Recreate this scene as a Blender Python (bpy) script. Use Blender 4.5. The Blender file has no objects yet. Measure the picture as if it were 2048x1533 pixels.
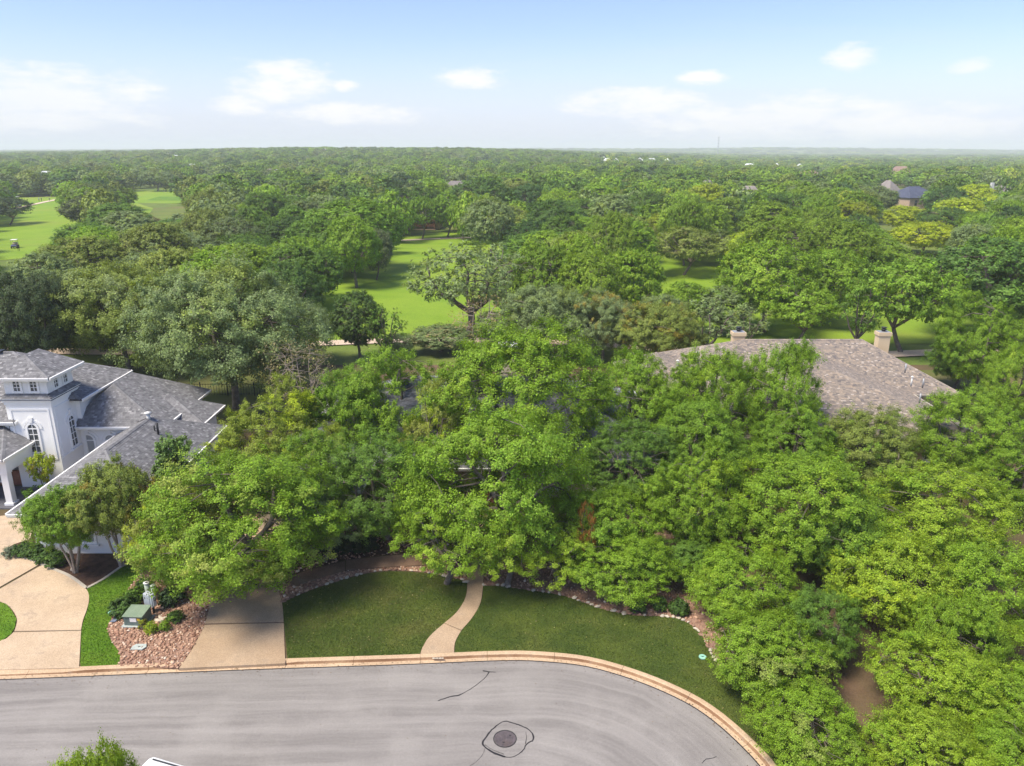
import bpy, bmesh, math, random
import numpy as np
from mathutils import Vector, Matrix

# ------------------------------------------------------------------ camera, sky, sun, exposure
scene = bpy.context.scene
C = scene.collection
H = 22.0                      # height of the drone above the street
FPX = 1500.0                  # focal length in pixels of the 2048 px wide photograph
PITCH = math.radians(17.26)
SP, CP = math.sin(PITCH), math.cos(PITCH)
SUN_EL, SUN_AZ = math.radians(60), math.radians(238)   # azimuth from +Y, clockwise (high, from the left)

cam_d = bpy.data.cameras.new('camera')
cam = bpy.data.objects.new('camera', cam_d)
C.objects.link(cam)
cam.location = (0, 0, H)
cam.rotation_euler = (math.pi / 2 - PITCH, 0, 0)
cam_d.sensor_width = 36.0
cam_d.lens = 36.0 * FPX / 2048.0
cam_d.clip_start = 0.5
cam_d.clip_end = 30000
scene.camera = cam

scene.view_settings.view_transform = 'Standard'
scene.view_settings.look = 'None'
scene.view_settings.exposure = 1.04
scene.view_settings.gamma = 1.0
scene.view_settings.use_curve_mapping = False
scene.cycles.max_bounces = 6
scene.cycles.diffuse_bounces = 3
scene.cycles.glossy_bounces = 2
scene.cycles.transmission_bounces = 3
scene.cycles.volume_bounces = 2
scene.cycles.caustics_reflective = False
scene.cycles.caustics_refractive = False
scene.cycles.use_denoising = True


class NT:
    """small helper for writing node trees"""
    def __init__(self, tree):
        self.t = tree
        self.n = tree.nodes
        self.l = tree.links

    def new(self, kind, **kw):
        nd = self.n.new(kind)
        for k, v in kw.items():
            setattr(nd, k, v)
        return nd

    def put(self, sock, v):
        if v is None:
            return
        if hasattr(v, 'is_output'):
            self.l.new(v, sock)
        else:
            sock.default_value = v

    def math(self, op, a, b=None, c=None, clamp=False):
        nd = self.new('ShaderNodeMath', operation=op, use_clamp=clamp)
        self.put(nd.inputs[0], a)
        self.put(nd.inputs[1], b)
        self.put(nd.inputs[2], c)
        return nd.outputs[0]

    def mix(self, f, a, b, blend='MIX'):
        nd = self.new('ShaderNodeMix', data_type='RGBA', blend_type=blend)
        nd.clamp_factor = True
        self.put(nd.inputs[0], f)
        self.put(nd.inputs[6], a if hasattr(a, 'is_output') else (*a, 1) if len(a) == 3 else a)
        self.put(nd.inputs[7], b if hasattr(b, 'is_output') else (*b, 1) if len(b) == 3 else b)
        return nd.outputs[2]

    def noise(self, vec, scale, detail=4, rough=0.55, dist=0.0):
        nd = self.new('ShaderNodeTexNoise')
        self.put(nd.inputs['Vector'], vec)
        nd.inputs['Scale'].default_value = scale
        nd.inputs['Detail'].default_value = detail
        nd.inputs['Roughness'].default_value = rough
        nd.inputs['Distortion'].default_value = dist
        return nd.outputs[0]

    def ramp(self, f, stops):
        nd = self.new('ShaderNodeValToRGB')
        cr = nd.color_ramp
        while len(cr.elements) < len(stops):
            cr.elements.new(0.5)
        for e, (p, col) in zip(cr.elements, stops):
            e.position = p
            e.color = (*col, 1) if len(col) == 3 else col
        self.put(nd.inputs[0], f)
        return nd.outputs[0]

    def remap(self, v, a, b, c=0.0, d=1.0):
        nd = self.new('ShaderNodeMapRange')
        nd.interpolation_type = 'SMOOTHSTEP'
        self.put(nd.inputs[0], v)
        for i, x in enumerate((a, b, c, d)):
            nd.inputs[1 + i].default_value = x
        return nd.outputs[0]

    def sep(self, v):
        nd = self.new('ShaderNodeSeparateXYZ')
        self.put(nd.inputs[0], v)
        return nd.outputs

    def comb(self, x, y, z):
        nd = self.new('ShaderNodeCombineXYZ')
        for i, v in enumerate((x, y, z)):
            self.put(nd.inputs[i], v)
        return nd.outputs[0]


def build_world():
    w = bpy.data.worlds.new('World')
    scene.world = w
    w.use_nodes = True
    T = NT(w.node_tree)
    T.n.clear()
    out = T.new('ShaderNodeOutputWorld')
    bg = T.new('ShaderNodeBackground')
    T.l.new(bg.outputs[0], out.inputs[0])
    sky = T.new('ShaderNodeTexSky', sky_type='NISHITA')
    sky.sun_disc = False
    sky.sun_elevation = SUN_EL
    sky.sun_rotation = SUN_AZ
    sky.altitude = 200
    sky.air_density = 1.0
    sky.dust_density = 0.6
    sky.ozone_density = 3.0
    tc = T.new('ShaderNodeTexCoord')
    x, y, z = T.sep(tc.outputs['Generated'])
    az = T.math('ARCTAN2', x, y)
    el = T.math('ARCSINE', z)
    # cumulus along the horizon: soft heaps with flat undersides, all the way round
    v = T.comb(T.math('MULTIPLY', az, 9.0), T.math('MULTIPLY', el, 30.0), 0.0)
    warp = T.noise(v, 2.2, 8, 0.68)
    warp2 = T.noise(T.comb(T.math('MULTIPLY', az, 3.0), T.math('MULTIPLY', el, 9.0), 3.3), 1.0, 4, 0.55)
    heaps = [(-.655, .046, .085, .030), (-.53, .057, .10, .030), (-.565, .037, .13, .018), (-.72, .035, .12, .03),
             (-.275, .079, .055, .022), (-.325, .050, .035, .011), (-.285, .062, .028, .010), (-.205, .075, .015, .007),
             (-.052, .084, .043, .012), (.145, .055, .075, .017), (.23, .083, .025, .009), (.205, .058, .03, .012),
             (.29, .033, .13, .022), (.45, .028, .13, .020), (.40, .101, .026, .014), (.515, .086, .02, .007),
             (.35, .045, .07, .018), (-.2, .042, .09, .012), (.63, .03, .05, .015),
             (1.05, .05, .15, .03), (1.5, .07, .09, .02), (2.1, .05, .2, .03), (2.7, .06, .12, .025),
             (-1.1, .05, .12, .03), (-1.7, .07, .1, .02), (-2.3, .045, .2, .03), (-2.9, .06, .12, .025)]
    dens = None
    for a, e, sx, sy in heaps:
        dx = T.math('DIVIDE', T.math('SUBTRACT', az, a), sx)
        dy = T.math('DIVIDE', T.math('SUBTRACT', el, e), sy)
        d = T.math('ADD', T.math('MULTIPLY', dx, dx), T.math('MULTIPLY', dy, dy))
        k = T.math('SUBTRACT', 1.0, d)
        dens = k if dens is None else T.math('MAXIMUM', dens, k)
    dens = T.math('MAXIMUM', dens, -1.5)
    dens = T.math('ADD', dens, T.math('MULTIPLY', T.math('SUBTRACT', warp, 0.5), 5.5))
    cum = T.remap(dens, -0.7, 1.3)
    # thin veil and streaks higher up
    pl = T.math('ADD', T.math('ABSOLUTE', z), 0.06)
    uv = T.comb(T.math('DIVIDE', x, pl), T.math('DIVIDE', y, pl), 0.0)
    mp = T.new('ShaderNodeMapping')
    T.put(mp.inputs[0], uv)
    mp.inputs['Rotation'].default_value = (0, 0, 0.5)
    mp.inputs['Scale'].default_value = (0.16, 0.5, 1)
    veil = T.remap(T.noise(mp.outputs[0], 1.0, 6, 0.6, 0.4), 0.48, 0.80)
    low = T.remap(el, 0.14, -0.01)                      # milky air near the horizon
    hue = T.math('MULTIPLY', low, 0.9)
    tinted = T.mix(1.0, sky.outputs[0], (.80, .75, .875), 'MULTIPLY')
    base = T.mix(hue, tinted, (3.3, 3.55, 4.15))
    base = T.mix(T.math('MULTIPLY', veil, 0.30), base, (3.3, 3.55, 4.05))
    base = T.mix(T.math('MULTIPLY', cum, T.remap(warp2, 0.3, 0.6, 0.55, 1.0)), base, (4.55, 4.5, 4.5))
    T.l.new(base, bg.inputs[0])
    bg.inputs[1].default_value = 0.115
    return w


build_world()

sun_d = bpy.data.lights.new('sun', 'SUN')
sun_d.energy = 3.1
sun_d.angle = math.radians(22)
sun_d.color = (1.0, 0.91, 0.74)
sun = bpy.data.objects.new('sun', sun_d)
C.objects.link(sun)
sd = Vector((math.sin(SUN_AZ) * math.cos(SUN_EL), math.cos(SUN_AZ) * math.cos(SUN_EL), math.sin(SUN_EL)))
sun.rotation_euler = (-sd).to_track_quat('-Z', 'Y').to_euler()
sun.location = sd * 60

# ------------------------------------------------------------------ surveying: photo pixel -> place on the site
def ray(u, v):
    a, b = (u - 1024) / FPX, (v - 766.5) / FPX
    return a, CP - b * SP, -SP - b * CP


def P(u, v, z=0.0):
    q = ray(u, v)
    t = (z - H) / q[2]
    return Vector((q[0] * t, q[1] * t, z))


def PY(u, v, y):
    q = ray(u, v)
    t = y / q[1]
    return Vector((q[0] * t, y, H + q[2] * t))


def proj(x, y, z):
    zz = z - H
    dep = max(y * CP - zz * SP, .1)
    return 1024 + FPX * x / dep, 766.5 - FPX * (y * SP + zz * CP) / dep


def sstep(a, b, x):
    t = np.clip((x - a) / (b - a), 0, 1)
    return t * t * (3 - 2 * t)


def inside(pt, poly):
    x, y = pt
    r = False
    j = len(poly) - 1
    for i in range(len(poly)):
        xi, yi = poly[i][0], poly[i][1]
        xj, yj = poly[j][0], poly[j][1]
        if (yi > y) != (yj > y) and x < (xj - xi) * (y - yi) / (yj - yi) + xi:
            r = not r
        j = i
    return r


def smooth(pts, n=6, closed=False):
    """Catmull-Rom through the points"""
    pts = [Vector(p) for p in pts]
    m = len(pts)
    out = []
    rng = range(m if closed else m - 1)
    for i in rng:
        if closed:
            a, b, c, d = pts[i - 1], pts[i], pts[(i + 1) % m], pts[(i + 2) % m]
        else:
            a, b, c, d = pts[max(i - 1, 0)], pts[i], pts[i + 1], pts[min(i + 2, m - 1)]
        for k in range(n):
            t = k / n
            out.append(0.5 * ((2 * b) + (c - a) * t + (2 * a - 5 * b + 4 * c - d) * t * t + (3 * b - a - 3 * c + d) * t ** 3))
    if not closed:
        out.append(pts[-1])
    return out


def resample(pts, step):
    out = [pts[0].copy()]
    acc = 0.0
    for a, b in zip(pts, pts[1:]):
        L = (b - a).length
        while acc + L >= step:
            k = (step - acc) / L
            a = a.lerp(b, k)
            out.append(a.copy())
            L = (b - a).length
            acc = 0.0
        acc += L
    out.append(pts[-1].copy())
    return out


# ------------------------------------------------------------------ materials
MATS = {}


def mat(name):
    m = bpy.data.materials.new(name)
    m.use_nodes = True
    T = NT(m.node_tree)
    b = T.n['Principled BSDF']
    MATS[name] = m
    return m, T, b


def bump(T, b, h, strength=0.4, dist=0.02):
    nd = T.new('ShaderNodeBump')
    nd.inputs['Strength'].default_value = strength
    nd.inputs['Distance'].default_value = dist
    T.put(nd.inputs['Height'], h)
    T.l.new(nd.outputs[0], b.inputs['Normal'])


def coords(T, kind='Object'):
    return T.new('ShaderNodeTexCoord').outputs[kind]


def worldpos(T):
    return T.new('ShaderNodeNewGeometry').outputs['Position']


def noisy(name, c1, c2, scale=3.0, rough=0.8, c3=None, fine=40.0, fine_amt=0.25, bstr=0.3, bdist=0.01, spec=0.3, metal=0.0):
    m, T, b = mat(name)
    v = worldpos(T) if name.startswith('g_') else coords(T)
    n1 = T.noise(v, scale, 5, 0.6)
    n2 = T.noise(v, fine, 4, 0.7)
    col = T.mix(T.remap(n1, 0.3, 0.7), c1, c2)
    if c3:
        col = T.mix(T.remap(T.noise(v, scale * 0.35, 4, 0.6), 0.5, 0.7), col, c3)
    col = T.mix(fine_amt, col, T.ramp(n2, [(0.25, (0.15, 0.15, 0.15)), (0.75, (0.95, 0.95, 0.95))]), 'OVERLAY')
    T.l.new(col, b.inputs['Base Color'])
    b.inputs['Roughness'].default_value = rough
    b.inputs['Specular IOR Level'].default_value = spec
    b.inputs['Metallic'].default_value = metal
    bump(T, b, n2, bstr, bdist)
    return m


def leaf_material():
    m, T, b = mat('leaf')
    a1 = T.new('ShaderNodeAttribute', attribute_type='INSTANCER', attribute_name='tint')
    a2 = T.new('ShaderNodeAttribute', attribute_type='INSTANCER', attribute_name='accent')
    lv = T.new('ShaderNodeAttribute', attribute_type='GEOMETRY', attribute_name='leafvar').outputs['Fac']
    cv = T.new('ShaderNodeAttribute', attribute_type='GEOMETRY', attribute_name='clump').outputs['Fac']
    col = T.mix(T.remap(cv, 0.62, 0.92), a1.outputs['Color'], a2.outputs['Color'])
    sh = T.math('ADD', 0.55, T.math('ADD', T.math('MULTIPLY', lv, 0.72), T.math('MULTIPLY', cv, 0.22)))
    col = T.mix(1.0, col, T.comb(sh, sh, sh), 'MULTIPLY')
    col = T.mix(T.math('MULTIPLY', T.remap(lv, .82, 1.0), .55), col, T.mix(1.0, col, (1.6, 1.45, 1.0), 'MULTIPLY'))
    hsv = T.new('ShaderNodeHueSaturation')
    T.put(hsv.inputs['Hue'], T.math('ADD', 0.484, T.math('MULTIPLY', lv, 0.022)))
    hsv.inputs['Saturation'].default_value = 1.0
    T.put(hsv.inputs['Color'], col)
    col = hsv.outputs[0]
    T.l.new(col, b.inputs['Base Color'])
    b.inputs['Roughness'].default_value = 0.55
    b.inputs['Specular IOR Level'].default_value = 0.25
    tr = T.new('ShaderNodeBsdfTranslucent')
    T.l.new(T.mix(1.0, col, (1.25, 1.2, 0.5), 'MULTIPLY'), tr.inputs[0])
    mx = T.new('ShaderNodeMixShader')
    mx.inputs[0].default_value = 0.32
    T.l.new(b.outputs[0], mx.inputs[1])
    T.l.new(tr.outputs[0], mx.inputs[2])
    T.l.new(mx.outputs[0], T.n['Material Output'].inputs[0])


leaf_material()
noisy('bark', (.10, .08, .065), (.19, .165, .14), 3, .9, fine=18, fine_amt=.6, bstr=.8, bdist=.03)
noisy('bark_pale', (.27, .22, .18), (.40, .34, .28), 3, .9, fine=18, fine_amt=.4, bstr=.5, bdist=.02)
noisy('white_stucco', (.86, .85, .825), (.90, .89, .865), .6, .75, fine=30, fine_amt=.06, bstr=.15)
noisy('white_trim', (.85, .845, .83), (.89, .885, .87), 2, .45, fine=30, fine_amt=.03, bstr=.05)
noisy('tan_stucco', (.62, .48, .31), (.68, .54, .36), .8, .8, fine=30, fine_amt=.1, bstr=.2)
noisy('limestone', (.42, .36, .28), (.55, .48, .38), 1.4, .85, fine=14, fine_amt=.3, bstr=.4, bdist=.02)
noisy('brick_tan', (.38, .27, .2), (.5, .37, .28), 2.5, .85, fine=14, fine_amt=.3, bstr=.4, bdist=.02)
noisy('brick_red', (.19, .07, .045), (.30, .13, .08), 2.5, .85, fine=14, fine_amt=.3)
noisy('timber_red', (.11, .045, .03), (.16, .07, .045), 3, .7, fine=20, fine_amt=.3)
noisy('metal_black', (.02, .02, .022), (.035, .035, .037), 3, .4, fine=20, fine_amt=.1)
noisy('metal_grey', (.42, .46, .5), (.48, .52, .56), 2, .45, fine=20, fine_amt=.1, metal=.2)
noisy('metal_green', (.17, .23, .16), (.22, .28, .20), 1.6, .5, c3=(.25, .27, .22), fine=14, fine_amt=.2)
noisy('metal_green_dark', (.10, .14, .13), (.14, .18, .17), 1.6, .5, fine=14, fine_amt=.2)
noisy('pvc_green', (.36, .42, .33), (.44, .49, .40), 2, .5, fine=14, fine_amt=.15)
noisy('lid_grey', (.36, .40, .38), (.44, .48, .46), 3, .7, fine=14, fine_amt=.2)
noisy('lid_blue', (.12, .15, .21), (.17, .20, .27), 3, .6, fine=14, fine_amt=.2)
noisy('lid_teal', (.24, .50, .40), (.32, .58, .47), 3, .5, fine=14, fine_amt=.15)
noisy('paper', (.75, .74, .72), (.8, .79, .77), 3, .6, fine_amt=.05)
noisy('label_yellow', (.62, .38, .05), (.68, .44, .07), 3, .6, fine_amt=.05)
noisy('iron', (.10, .085, .09), (.15, .125, .13), 4, .55, c3=(.13, .10, .095), fine=25, fine_amt=.4, bstr=.5, metal=.3)
noisy('tar', (.018, .017, .02), (.035, .033, .036), 5, .5, fine=20, fine_amt=.3)
noisy('rubber', (.015, .015, .015), (.03, .03, .03), 5, .8)
noisy('vehicle_white', (.80, .81, .83), (.82, .83, .85), 1, .25, fine_amt=.02, bstr=.0, spec=.5)
noisy('vehicle_blue', (.06, .07, .14), (.08, .09, .17), 1, .3, fine_amt=.02, bstr=.0, spec=.5)
noisy('vinyl_beige', (.45, .40, .32), (.5, .45, .37), 3, .6)
noisy('blue_glaze', (.02, .05, .16), (.03, .07, .22), 3, .2)
noisy('mulch', (.055, .030, .020), (.11, .062, .042), 4, .95, fine=30, fine_amt=.7, bstr=1, bdist=.05)
noisy('edging_concrete', (.40, .36, .30), (.5, .45, .38), 3, .85, fine=25, fine_amt=.2)
noisy('g_path', (.52, .40, .31), (.60, .48, .38), .4, .9, fine=8, fine_amt=.15)
noisy('paint_pale', (.44, .39, .31), (.52, .47, .39), 14, .7, fine=40, fine_amt=.3)
noisy('paint_dark', (.07, .07, .075), (.14, .13, .12), 14, .7, fine=40, fine_amt=.3)
noisy('far_white', (.62, .61, .58), (.72, .71, .68), .3, .8, fine_amt=.05)
noisy('far_roof_white', (.70, .71, .72), (.78, .79, .8), .3, .6, fine_amt=.05)
noisy('mast_steel', (.42, .43, .45), (.5, .51, .53), .1, .6, fine_amt=.05)


def glass_material():
    m, T, b = mat('window_glass')
    n = T.noise(coords(T), 1.7, 2, .5)
    T.l.new(T.mix(T.remap(n, .4, .6), (.035, .045, .05), (.11, .12, .125)), b.inputs['Base Color'])
    b.inputs['Roughness'].default_value = 0.06
    b.inputs['Specular IOR Level'].default_value = 0.7
    m, T, b = mat('window_shade')
    n = T.noise(coords(T), 1.7, 2, .5)
    T.l.new(T.mix(n, (.30, .31, .31), (.40, .41, .41)), b.inputs['Base Color'])
    b.inputs['Roughness'].default_value = 0.15
    b.inputs['Specular IOR Level'].default_value = 0.6


glass_material()

# road: where the street ends in a bulb, the wear follows the turn
EDGE_PX = [(0, 1360), (200, 1352), (500, 1340), (800, 1330), (1000, 1322), (1090, 1324), (1180, 1335), (1280, 1365), (1370, 1405), (1430, 1445), (1490, 1500), (1530, 1545)]
EDGE = [P(u, v) for u, v in EDGE_PX]


def circ(a, b, c):
    ax, ay, bx, by, cx, cy = a.x, a.y, b.x, b.y, c.x, c.y
    d = 2 * (ax * (by - cy) + bx * (cy - ay) + cx * (ay - by))
    ux = ((ax * ax + ay * ay) * (by - cy) + (bx * bx + by * by) * (cy - ay) + (cx * cx + cy * cy) * (ay - by)) / d
    uy = ((ax * ax + ay * ay) * (cx - bx) + (bx * bx + by * by) * (ax - cx) + (cx * cx + cy * cy) * (bx - ax)) / d
    return Vector((ux, uy, 0)), math.hypot(ax - ux, ay - uy)


BULB, BULB_R = circ(EDGE[4], EDGE[7], EDGE[10])


def asphalt_material():
    m, T, b = mat('g_asphalt')
    v = worldpos(T)
    x, y, z = T.sep(v)
    px = T.math('SUBTRACT', x, BULB.x)
    pr = T.math('MAXIMUM', px, 0.0)
    py = T.math('SUBTRACT', y, BULB.y)
    r = T.math('SQRT', T.math('ADD', T.math('MULTIPLY', pr, pr), T.math('MULTIPLY', py, py)))
    th = T.math('MULTIPLY', T.math('ARCTAN2', pr, py), BULB_R * .7)
    s = T.math('ADD', th, T.math('MINIMUM', px, 0.0))
    wob = T.math('MULTIPLY', T.math('SUBTRACT', T.noise(v, .25, 4), .5), .7)
    r2 = T.math('ADD', r, T.math('ADD', wob, T.math('MULTIPLY', s, -.035)))
    st1 = T.noise(T.comb(T.math('MULTIPLY', r2, 1.9), T.math('MULTIPLY', s, .075), 0), 1.0, 5, .62)
    st2 = T.noise(T.comb(T.math('MULTIPLY', r2, 7.5), T.math('MULTIPLY', s, .20), 4), 1.0, 4, .6)
    blot = T.noise(v, .35, 5, .6)
    col = T.mix(T.remap(st1, .32, .70), (.188, .174, .165), (.272, .254, .240))
    col = T.mix(T.math('MULTIPLY', T.remap(st2, .46, .8), .42), col, (.19, .178, .172))
    col = T.mix(T.math('MULTIPLY', T.remap(blot, .42, .68), .5), col, (.30, .281, .264))
    col = T.mix(T.math('MULTIPLY', T.remap(T.noise(v, 2.2, 6, .75), .66, .74), .35), col, (.12, .115, .12))
    fine = T.noise(v, 30, 4, .8)
    grit = T.noise(v, 9, 5, .8)
    col = T.mix(.16, col, T.ramp(grit, [(.3, (.2, .2, .2)), (.7, (.85, .85, .85))]), 'OVERLAY')
    col = T.mix(.42, col, T.ramp(fine, [(.3, (.2, .2, .2)), (.7, (.85, .85, .85))]), 'OVERLAY')
    T.l.new(col, b.inputs['Base Color'])
    b.inputs['Roughness'].default_value = .88
    b.inputs['Specular IOR Level'].default_value = .25
    bump(T, b, fine, .35, .006)


def concrete_material(name, c1, c2, stain):
    m, T, b = mat(name)
    v = worldpos(T)
    vo = T.new('ShaderNodeTexVoronoi')
    T.put(vo.inputs['Vector'], v)
    vo.inputs['Scale'].default_value = 45
    big = T.noise(v, .45, 5, .6)
    col = T.mix(T.remap(big, .35, .7), c1, c2)
    col = T.mix(T.math('MULTIPLY', T.remap(T.noise(v, .9, 6, .7, .4), .52, .72), stain), col, (.25, .20, .16))
    col = T.mix(.32, col, T.ramp(T.sep(vo.outputs['Color'])[0], [(.1, (.25, .22, .2)), (.6, (.55, .53, .52)), (.95, (.85, .82, .8))]), 'OVERLAY')
    T.l.new(col, b.inputs['Base Color'])
    b.inputs['Roughness'].default_value = .85
    b.inputs['Specular IOR Level'].default_value = .25
    bump(T, b, vo.outputs['Distance'], .3, .006)


def turf_material(name, c1, c2, c3, scale=.6, fine=26, stripe=0.0):
    m, T, b = mat(name)
    v = worldpos(T)
    n1 = T.noise(v, scale, 5, .62)
    n2 = T.noise(v, scale * .3, 4, .6)
    nf = T.noise(v, fine, 4, .75)
    col = T.mix(T.remap(n1, .32, .68), c1, c2)
    col = T.mix(T.math('MULTIPLY', T.remap(n2, .48, .68), .8), col, c3)
    if stripe:
        x, y, z = T.sep(v)
        s = T.math('SINE', T.math('ADD', T.math('MULTIPLY', T.math('ADD', y, T.math('MULTIPLY', x, .25)), 1.05), T.math('MULTIPLY', n2, 5)))
        col = T.mix(T.math('MULTIPLY', T.remap(s, -.6, .6), stripe), col, c2)
    col = T.mix(.45, col, T.ramp(nf, [(.25, (.16, .17, .15)), (.75, (.86, .88, .8))]), 'OVERLAY')
    T.l.new(col, b.inputs['Base Color'])
    b.inputs['Roughness'].default_value = .8
    b.inputs['Specular IOR Level'].default_value = .15
    bump(T, b, nf, .8, .03)


asphalt_material()
concrete_material('g_concrete', (.355, .258, .172), (.425, .318, .218), .45)
concrete_material('g_concrete_pale', (.45, .345, .24), (.53, .415, .295), .55)
concrete_material('g_walk_stained', (.17, .105, .072), (.25, .165, .115), .6)
concrete_material('g_kerb', (.46, .335, .22), (.55, .41, .275), .5)
concrete_material('g_kerb_stained', (.20, .11, .06), (.36, .235, .14), .9)
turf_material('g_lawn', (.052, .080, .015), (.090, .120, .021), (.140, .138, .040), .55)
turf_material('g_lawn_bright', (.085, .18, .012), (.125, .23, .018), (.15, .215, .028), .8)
turf_material('g_fairway', (.145, .245, .018), (.195, .29, .025), (.235, .27, .045), .09, 6, .45)
turf_material('g_rough', (.10, .15, .03), (.15, .19, .04), (.17, .15, .06), .07, 5)
turf_material('g_soil', (.12, .080, .052), (.10, .085, .04), (.17, .105, .075), .3, 14)
turf_material('g_backyard', (.12, .12, .045), (.10, .125, .03), (.15, .125, .06), .22, 14)


def blade_material():
    m, T, b = mat('grass_blade')
    lv = T.new('ShaderNodeAttribute', attribute_type='GEOMETRY', attribute_name='leafvar').outputs['Fac']
    v = worldpos(T)
    n2 = T.noise(v, .5, 4, .6)
    br = T.new('ShaderNodeAttribute', attribute_type='OBJECT', attribute_name='tint').outputs['Color']
    ac = T.new('ShaderNodeAttribute', attribute_type='OBJECT', attribute_name='accent').outputs['Color']
    col = T.mix(T.remap(n2, .42, .66), br, ac)
    sh = T.math('ADD', .7, T.math('MULTIPLY', lv, .6))
    T.l.new(T.mix(1.0, col, T.comb(sh, sh, sh), 'MULTIPLY'), b.inputs['Base Color'])
    b.inputs['Roughness'].default_value = .6
    b.inputs['Specular IOR Level'].default_value = .2


blade_material()


def tone_material(name, stops, rough=.85, spec=.2, fine=30):
    m, T, b = mat(name)
    tv = T.new('ShaderNodeAttribute', attribute_type='GEOMETRY', attribute_name='tone').outputs['Fac']
    col = T.ramp(tv, stops)
    n = T.noise(worldpos(T), fine, 3, .7)
    wea = T.noise(worldpos(T), .25, 4, .6)
    col = T.mix(.22, col, T.ramp(n, [(.3, (.2, .2, .2)), (.7, (.85, .85, .85))]), 'OVERLAY')
    col = T.mix(.10, col, T.ramp(wea, [(.3, (.3, .3, .3)), (.7, (.75, .75, .75))]), 'OVERLAY')
    T.l.new(col, b.inputs['Base Color'])
    b.inputs['Roughness'].default_value = rough
    b.inputs['Specular IOR Level'].default_value = spec
    return m


tone_material('shingle_slate', [(0, (.13, .128, .134)), (.45, (.185, .183, .190)), (.8, (.235, .232, .238)), (1, (.32, .315, .32))])
tone_material('shingle_brown', [(0, (.15, .135, .13)), (.3, (.22, .188, .165)), (.6, (.28, .235, .195)), (.85, (.34, .27, .21)), (1, (.40, .345, .30))])
tone_material('shingle_grey', [(0, (.12, .12, .135)), (.5, (.2, .2, .215)), (1, (.3, .3, .32))])
tone_material('river_rock', [(0, (.17, .085, .055)), (.35, (.32, .175, .118)), (.65, (.45, .28, .19)), (.9, (.57, .40, .29)), (1, (.66, .55, .44))], .8, .3)
noisy('deck_slate', (.09, .092, .11), (.13, .13, .15), 2, .9)
noisy('deck_brown', (.13, .11, .105), (.19, .16, .145), 2, .9)
noisy('deck_grey', (.14, .14, .15), (.19, .19, .2), 2, .9)
noisy('roof_navy', (.055, .065, .105), (.08, .09, .135), .5, .7, fine=4)
noisy('roof_taupe', (.20, .175, .165), (.26, .23, .215), .5, .8, fine=4)
noisy('roof_brownfar', (.23, .15, .12), (.3, .2, .165), .5, .8, fine=4)
noisy('flashing', (.33, .34, .36), (.4, .41, .43), 2, .5, fine=10, fine_amt=.1, metal=.3)
noisy('stone_pale', (.42, .36, .29), (.58, .51, .42), 5, .85, fine=20, fine_amt=.3)
noisy('stone_pink', (.22, .13, .095), (.32, .20, .15), 5, .85, fine=20, fine_amt=.3)

# ------------------------------------------------------------------ object helpers
def link(o, parent=None):
    C.objects.link(o)
    if parent is not None:
        o.parent = parent
    return o


def mesh_obj(name, verts, faces, material, parent=None, smooth_shade=False, mats=None, midx=None):
    me = bpy.data.meshes.new(name)
    me.from_pydata([tuple(v) for v in verts], [], faces)
    for mm in (mats or [material]):
        me.materials.append(MATS[mm])
    if midx is not None:
        me.polygons.foreach_set('material_index', midx)
    if smooth_shade:
        me.polygons.foreach_set('use_smooth', [True] * len(me.polygons))
    me.update()
    return link(bpy.data.objects.new(name, me), parent)


def tag(o, label=None, cat=None, group=None, kind=None):
    if label:
        o['label'] = label
    if cat:
        o['category'] = cat
    if group:
        o['group'] = group
    if kind:
        o['kind'] = kind
    return o


def thing(name, loc, label, cat, group=None, rz=0.0):
    o = link(bpy.data.objects.new(name, None))
    o.location = loc
    o.rotation_euler = (0, 0, rz)
    o.empty_display_size = .3
    return tag(o, label, cat, group)


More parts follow.
